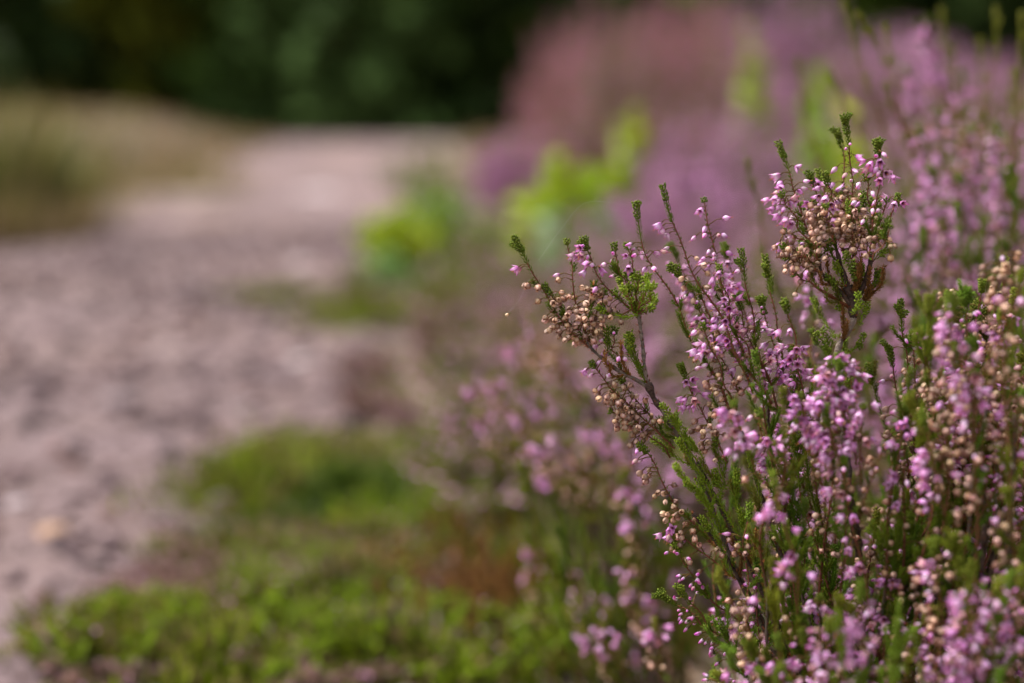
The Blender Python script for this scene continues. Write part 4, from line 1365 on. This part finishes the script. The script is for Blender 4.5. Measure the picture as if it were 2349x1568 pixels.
# ------------------------------------------------------------------ upright cluster with crowded dry capsules
b2 = Bush("heather_shrub", 1985, .58, "upright heather sprig with a crowded head of dry beige capsules and five pink-tipped spikes", 7)
T = b2.trace
K = lambda cx, cy, *r: (1743 + .351 * cx, 275 + .351 * cy) + tuple(r)
KD = .535
for pts, k, o in [
    ([(120, 150), (155, 230), (210, 400), (245, 500), (285, 650), (340, 800), (385, 900)], 'PP', dict(tuft=.010, fl=[('bud', .009, .013, 200), ('open', .010, .024, 520), ('bell', .018, .034, 300)], pegs=[(.03, .05, 150, .005, 'g')])),
    ([(140, 480), (175, 560), (225, 640), (285, 740), (350, 830), (390, 910)], 'PP', dict(tuft=.002, fl=[('open', .001, .018, 980)], pegs=[(.015, .04, 120, .006, 'g')])),
    ([(165, 730), (230, 740), (300, 800), (380, 900)], 'P', dict(tuft=.001, fl=[('open', .001, .004, 400), ('caps', .008, .02, 250)], pegs=[])),
    ([(310, 345), (365, 470), (400, 590), (440, 680), (480, 760)], 'PP', dict(tuft=.007, fl=[('open', .006, .022, 620), ('caps', .022, .034, 700)], pegs=[])),
    ([(380, 335), (420, 450), (440, 560), (475, 720)], 'PP', dict(tuft=.006, fl=[('open', .007, .022, 700), ('caps', .022, .034, 600)], pegs=[])),
    ([(428, 355), (450, 470), (465, 600), (485, 740)], 'PP', dict(tuft=.005, fl=[('open', .006, .02, 560), ('caps', .018, .034, 600)], pegs=[])),
    ([(505, 70), (540, 230), (570, 400), (590, 560), (600, 700), (612, 850)], 'PP', dict(tuft=.008, fl=[('open', .008, .02, 330), ('open', .022, .034, 260), ('caps', .034, .055, 450)], pegs=[(.03, .05, 100, .006, 'g')])),
    ([(552, 0), (578, 150), (595, 300), (600, 450), (612, 600), (615, 750)], 'PP', dict(tuft=.010, fl=[('bud', .008, .014, 330), ('bell', .015, .028, 420), ('caps', .03, .055, 420)], pegs=[(.04, .055, 100, .006, 'g')])),
    ([(758, 140), (785, 300), (768, 450), (742, 620), (740, 760), (735, 880)], 'PP', dict(tuft=.006, fl=[('bud', .004, .008, 300), ('open', .006, .015, 1200), ('bell', .020, .032, 420), ('caps', .036, .05, 250)], pegs=[(.035, .055, 160, .009, 'g')])),
    ([(692, 345), (710, 450), (722, 560), (735, 680), (735, 800)], 'C', dict(tuft=.004, fl=[('bell', .003, .012, 450), ('caps', .010, .035, 500)], pegs=[])),
    ([(905, 490), (890, 560), (835, 620), (795, 720), (765, 800), (740, 880)], 'PP', dict(tuft=.004, fl=[('open', .002, .009, 900), ('caps', .016, .034, 380)], pegs=[(.008, .034, 200, .007, 'g')])),
    ([(830, 530), (815, 600), (790, 700), (755, 820)], 'C', dict(tuft=.001, fl=[('bell', .0005, .005, 300), ('caps', .008, .03, 520)], pegs=[(.01, .03, 150, .007, 'g')])),
    ([(350, 540), (380, 640), (400, 720), (485, 800)], 'M', {}), ([(430, 560), (440, 650), (460, 730), (490, 810)], 'M', {}),
    ([(640, 570), (650, 660), (635, 760), (618, 850)], 'M', {}), ([(590, 600), (600, 700), (610, 800), (618, 870)], 'M', {}),
    ([(580, 715), (620, 780), (650, 810), (640, 880)], 'M', {}), ([(660, 700), (690, 770), (700, 830), (735, 890)], 'M', {}),
    ([(540, 460), (555, 540), (560, 620), (580, 720)], 'M', {}), ([(150, 825), (210, 850), (270, 890), (350, 950)], 'M', {}), ([(160, 900), (230, 930), (300, 960), (380, 1000)], 'M', {}),
    ([(270, 790), (310, 850), (350, 910), (395, 970)], 'M', {}), ([(320, 840), (350, 890), (385, 960)], 'M', {}), ([(225, 1010), (300, 1045), (380, 1100), (470, 1150)], 'C', dict(tuft=.001, fl=[('caps', .001, .008, 700)])),
    ([(850, 700), (820, 780), (770, 860), (735, 920)], 'C', dict(tuft=.001, fl=[('caps', .001, .018, 480)], pegs=[(.003, .02, 120, .006, 'g')])),
    ([(98, 735), (170, 790), (220, 850), (320, 920), (390, 975)], 'O', {}), ([(260, 845), (320, 890), (385, 930)], 'g', {}), ([(460, 800), (430, 850), (390, 915)], 'g', {}),
    ([(275, 550), (310, 600), (350, 650), (400, 720)], 'g', {}), ([(680, 480), (670, 540), (655, 600), (650, 650)], 'g', {}), ([(590, 575), (605, 640), (620, 700)], 'g', {}),
    ([(725, 530), (735, 590), (745, 650)], 'g', {}), ([(775, 530), (765, 590), (750, 660)], 'g', {}), ([(850, 820), (810, 870), (745, 900)], 'g', {}), ([(870, 620), (830, 680), (790, 750)], 'O', {}),
    ([(350, 960), (355, 1000), (365, 1050)], 'O', {}), ([(435, 1030), (480, 1080), (530, 1130)], 'g', {}), ([(495, 940), (530, 1030), (560, 1090)], 'O', {}), ([(600, 960), (615, 1000), (625, 1060)], 'g', {}),
    ([(770, 990), (760, 1050), (730, 1110)], 'g', {}), ([(800, 1130), (760, 1190), (690, 1230)], 'O', {}), ([(560, 880), (580, 930), (600, 990)], 'g', {}), ([(660, 950), (670, 1010), (660, 1080)], 'O', {}),
    ([(350, 1170), (400, 1280), (450, 1360), (505, 1440)], 'O', {}), ([(445, 1180), (480, 1240), (545, 1310)], 'O', {}), ([(520, 1170), (525, 1240), (560, 1310)], 'O', {}),
    ([(750, 1275), (700, 1320), (630, 1375)], 'O', {}), ([(680, 1410), (640, 1470), (580, 1530)], 'O', {}), ([(340, 1380), (380, 1450), (440, 1540)], 'G', {}), ([(370, 1400), (420, 1470), (470, 1560)], 'G', {}),
    ([(640, 1140), (645, 1200), (620, 1280)], 'O', {}), ([(700, 1200), (690, 1260), (640, 1330)], 'O', {}), ([(420, 1380), (430, 1420), (490, 1480)], 'g', {}),
]:
    dj = b2.rg.normal(0, .010)
    if k in ('O',): o = dict(o, pegs=[], green=(BRONZE * .6 + OLIVE * .6) if pts[0][1] > 1250 and b2.rg.random() < .4 else GREEN_B)
    if k == 'O' and b2.rg.random() < .4: continue
    T(pts, k, KD + dj, 15, fn=K, dj=.004, **o)


def kw(pts, r0, r1, col, pegs=0, pc='b', d=KD):
    b2.woody([P(*K(x, y), d) for x, y in pts], r0, r1, col, pegs=pegs, pegcol=pc)


kw([(480, 760), (495, 830), (530, 950), (560, 1050), (590, 1130), (600, 1230)], .0012, .0018, DARKW * 1.3, 3, 'g')
kw([(612, 850), (620, 960), (622, 1060), (612, 1150), (600, 1230)], .0011, .0017, DARKW * 1.4, 2)
kw([(735, 880), (715, 970), (690, 1060), (640, 1160), (605, 1230)], .0014, .0020, DARKW * 1.3, 2)
kw([(760, 990), (740, 1090), (690, 1170), (620, 1230)], .0008, .0014, WOOD * .8, 4)
kw([(385, 900), (400, 990), (450, 1050), (530, 1130), (595, 1220)], .0010, .0017, DARKW * 1.4, 3)
kw([(330, 1060), (400, 1120), (490, 1170), (590, 1230)], .0006, .0013, RUST * .5, 3, 'o')
kw([(570, 1090), (600, 1170), (605, 1240), (615, 1300)], .0030, .0026, DARKW * 1.1, 6, 'b')
kw([(615, 1290), (590, 1360), (540, 1430), (512, 1500), (505, 1580)], .0022, .0021, WOOD * 1.5, 3)
kw([(505, 1570), (510, 1700), (540, 1950), (580, 2400)], .0021, .0028, WOOD * .9, 8, 'g')
b2.woody([P(*K(580, 2400), KD), P(1975, 1400, .56), b2.root], .0028, .0035, DARKW * 2, scales=False)
b2.finish("heather shrub", GRP_NEAR)

# ------------------------------------------------------------------ right-hand shrub laden with capsules
b3 = Bush("heather_shrub", 2230, .58, "heather shrub filling the right edge, upright spikes strung with beige capsules", 9)
T = b3.trace
T([(2066, 690), (2074, 780), (2088, 880), (2092, 980), (2095, 1100)], 'C', .53, 20, tuft=.012, fl=[('bud', .012, .022, 420), ('caps', .024, .065, 520)], dj=.003, wood=.09)
T([(2040, 800), (2052, 860), (2068, 950), (2078, 1050), (2085, 1150)], 'C', .53, 20, tuft=.008, fl=[('bell', .008, .014, 300), ('caps', .018, .05, 620)], dj=.003, wood=.09)
T([(2165, 900), (2185, 960), (2210, 1040), (2250, 1130), (2270, 1230)], 'PP', .525, 20, tuft=.008, fl=[('open', .008, .05, 560)], dj=.003)
T([(2235, 690), (2225, 780), (2235, 900), (2250, 1000)], 'G', .53, 15)
T([(2150, 1090), (2175, 1140), (2210, 1200), (2240, 1290)], 'P', .527, 16)
T([(2310, 900), (2315, 1000), (2320, 1120)], 'C', .5, 14)


def tip3(rg):
    return rg.uniform(2090, 2380), 620 + 840 * rg.random() ** 1.3


b3.fill(50, tip3, ['C', 'C', 'P', 'PP', 'G', 'G', 'P', 'O', 'B', 'G'], (2200, 2100), d=(.46, .66), lens=(.05, .08))
b3.fill(22, lambda rg: (rg.uniform(2140, 2380), rg.uniform(560, 900)), ['C', 'C', 'M', 'P'], (2230, 2100), d=(.46, .56), lens=(.05, .08), nodes=5)
for q in [[(2330, 950), (2320, 1150), (2310, 1350), (2290, 1600)], [(2260, 1180), (2250, 1350), (2235, 1550)]]:
    b3.woody([P(x, y, .49) for x, y in q] + [b3.root], .0014, .0028, DARKW * 1.5, pegs=10, pegcol='b')
b3.finish("heather shrub", GRP_NEAR)

# ------------------------------------------------------------------ nearer shrub along the bottom right
b4 = Bush("heather_shrub", 1950, .50, "nearest heather shrub low at the bottom right, thick with mauve flowers", 13)


def tip4(rg):
    while True:
        px = rg.uniform(1680, 2370); py = rg.uniform(1230, 1620)
        if py > 1560 - (px - 1640) * .75: return px, py


b4.fill(70, tip4, ['PP', 'P', 'PP', 'C', 'G', 'O', 'G', 'P', 'C'], (2020, 2300), d=(.44, .52), lens=(.04, .07), nodes=8)
b4.trace([(1960, 1305), (1965, 1350), (1975, 1400), (1985, 1470)], 'PP', .50, 12, fl=[('open', .002, .025, 800)], tuft=.002)
b4.trace([(1880, 1370), (1905, 1410), (1940, 1460), (1960, 1530)], 'PP', .495, 12, fl=[('open', .002, .035, 800)], tuft=.002)
for q in [[(2090, 1180), (2085, 1260), (2075, 1340), (2060, 1500)], [(2035, 1220), (2050, 1300), (2065, 1380)], [(2000, 1200), (2040, 1290), (2070, 1370)], [(2060, 1170), (2065, 1260), (2072, 1360)],
          [(2110, 1210), (2095, 1280), (2078, 1370)], [(2130, 1250), (2105, 1310), (2080, 1380)]]:
    b4.trace(q, 'G', .50, 11, green=GREEN_B * .9)
b4.woody([P(2075, 1330, .5), P(2065, 1450, .5), P(2050, 1650, .5), b4.root], .0018, .003, DARKW * 1.6, pegs=8, pegcol='g')
b4.finish("heather shrub", GRP_NEAR)

# a leafy green filler shrub behind the sharp ones, mostly in shade
b5 = Bush("heather_shrub", 2020, .70, "leafy green heather behind the sharp shrub, few blossoms", 17)
b5.fill(90, lambda rg: ((lambda t: (1700 + 660 * t, rg.uniform(830 - 200 * t, 1500)))(rg.random())), ['G', 'G', 'P', 'G', 'PP', 'O', 'C'], (2000, 2000), d=(.62, .76), lens=(.05, .09), score=1, nodes=12)
b5.finish("heather shrub", GRP_NEAR)

# ------------------------------------------------------------------ tall single spikes at the upper right
b7 = Bush("heather_shrub", 2180, .78, "tall slender blurred heather spikes standing above the rest at the upper right", 23)
for pts, k, d in [
    ([(1935, 5), (1960, 90), (1985, 180), (2020, 290), (2060, 400), (2090, 520)], 'G', .74), ([(1965, 30), (2005, 90), (2030, 170), (2060, 270), (2100, 370), (2130, 500)], 'G', .72),
    ([(1830, 135), (1838, 210), (1855, 290), (1880, 380), (1900, 500)], 'G', .78), ([(1900, 165), (1925, 210), (1945, 270), (1990, 330), (2030, 450)], 'G', .76),
    ([(2128, 40), (2140, 90), (2155, 150), (2175, 220), (2195, 330)], 'PP', .82), ([(2110, 60), (2125, 110), (2145, 170), (2170, 260)], 'PP', .82),
    ([(2285, 20), (2280, 120), (2270, 220), (2250, 330), (2240, 450)], 'G', .74), ([(2325, 160), (2322, 260), (2318, 370), (2310, 480)], 'G', .73),
    ([(2080, 155), (2095, 230), (2120, 320), (2150, 420)], 'P', .78), ([(2185, 110), (2190, 190), (2200, 290), (2210, 400)], 'G', .80),
    ([(1715, 365), (1725, 430), (1745, 510), (1765, 600)], 'G', .68), ([(2050, 130), (2065, 220), (2085, 310), (2120, 420)], 'PP', .85),
    ([(2030, 60), (2045, 150), (2075, 260), (2110, 380)], 'G', .76), ([(2345, 30), (2340, 140), (2335, 260), (2325, 400)], 'G', .75), ([(2250, 90), (2250, 180), (2248, 290), (2245, 400)], 'G', .79), ([(2160, 20), (2170, 120), (2190, 230), (2210, 340)], 'G', .80),
    ([(2210, 170), (2215, 250), (2225, 340), (2230, 450)], 'P', .75), ([(2150, 250), (2165, 330), (2180, 420), (2200, 520)], 'PP', .72), ([(2230, 290), (2235, 360), (2240, 450), (2240, 540)], 'PP', .72),
    ([(2110, 300), (2125, 380), (2145, 470), (2170, 560)], 'PP', .72), ([(2290, 290), (2290, 370), (2285, 460), (2280, 560)], 'PP', .71), ([(2200, 400), (2205, 480), (2215, 560), (2220, 650)], 'PP', .70),
    ([(2140, 390), (2150, 460), (2170, 540), (2190, 640)], 'PP', .70), ([(2260, 420), (2260, 490), (2260, 570), (2255, 660)], 'P', .70),
]:
    e = b7.trace(pts, k, d, score=2, **(dict(pegs=[(.004, .12, 90, .005, 'g')], tuft=.03, lstep=.002, green=OLIVE * .7 + GREEN * .4) if k == 'G' else {}))
    b7.woody([e, (e + b7.root) / 2 + b7.rg.normal(0, .015, 3), b7.root], .0010, .0022, DARKW * 2.2, scales=False, pegs=6, pegcol='g')
b7.fill(34, lambda rg: (lambda t: (2060 + 320 * t, rg.uniform(max(290, 460 - 200 * t), 760)))(rg.random()), ['PP', 'G', 'P', 'G', 'P', 'G'], (2260, 1700), d=(.64, .80), lens=(.05, .08), score=1, nodes=8)
b7.finish("heather shrub", GRP_NEAR)

# ------------------------------------------------------------------ little things caught on the heather
# spider silk
def silk(pts, label):
    m = MB(); c, u = spline([P(*q) for q in pts], .002)
    m.tube(c, .000018, (.7, .7, .7), 4)
    tag(m.build("spider_thread", M_PETAL), label, "spider thread", "spider threads on the sharp sprigs")


silk([(1236, 598, .53), (1262, 560, .53), (1292, 520, .531), (1345, 465, .532), (1440, 470, .53)], "faint spider thread rising right from the leftmost green tip")
silk([(1215, 640, .53), (1190, 690, .53), (1159, 724, .53)], "spider thread stretched left below the leftmost tip, holding a seed")
silk([(1302, 740, .53), (1340, 725, .53), (1388, 700, .53)], "short spider thread strung between the capsules of the left sprigs")

m = MB()
V, C, Q = lathe([(0, .15), (.3, .55), (.9, .7), (1.5, .5), (1.8, .15)], [(.6, .35, .2), (.8, .55, .35), (.85, .65, .45), (.8, .5, .3), (.5, .25, .12)], 8)
m.raw(np.array(V) * .00085, C, Q)
o = m.build("seed", M_CAPS); o.location = P(1159, 724, .5295); o.rotation_euler = (1.2, .4, 1.0)
tag(o, "tiny beige seed hanging in the air left of the capsules", "seed")
m = MB()
V, C, Q = lathe([(0, .1), (.3, .4), (1.6, .5), (2.4, .35), (2.7, .1)], [(.7, .25, .06), (.8, .3, .08), (.85, .4, .12), (.8, .55, .3), (.7, .4, .2)], 7)
m.raw(np.array(V) * .0008, C, Q)
o = m.build("seed", M_CAPS); o.location = P(1361, 655, .5295); o.rotation_euler = (.2, .1, 0)
tag(o, "slim orange and white seed husk caught between the two left sprigs", "seed")

# small black fly on the rightmost pink cluster
fp = P(2062, 468, .532)
fly = empty("fly", fp)
m = MB()
V, C, Q = lathe([(-2.0, .1), (-1.6, .55), (-.6, .8), (.1, .6), (.5, .75), (1.1, .7), (1.45, .3), (1.6, .55), (2.0, .5), (2.2, .15)], [(.012, .012, .014)] * 10, 9)
m.raw(np.array(V) * .0006, C, Q)
b = m.build("body", M_SHELL, fly)
for s in (-1, 1):
    m = MB()
    m.raw(np.array([(0, 0, .9), (s * .9, .5, .2), (s * 1.3, .6, -1.6), (s * .5, .6, -2.6), (0, .5, -1)]) * .0006, (.10, .09, .10), None, [(0, 1, 4), (1, 2, 4), (2, 3, 4)])
    m.build("wing", M_SHELL, fly)
    for k in range(3):
        m = MB()
        z = (.9 - k * .5) * .0006
        m.tube([(s * .0003, -.0002, z), (s * .0010, .0001, z + (1 - k) * .0004), (s * .0015, -.0009, z + (1 - k) * .0007)], .00006, (.02, .02, .02), 4)
        m.build("leg", M_SHELL, fly)
fly.rotation_euler = (1.2, .5, -.7)
tag(fly, "tiny black fly sitting on the rightmost pink cluster of the capsule-headed sprig", "fly")
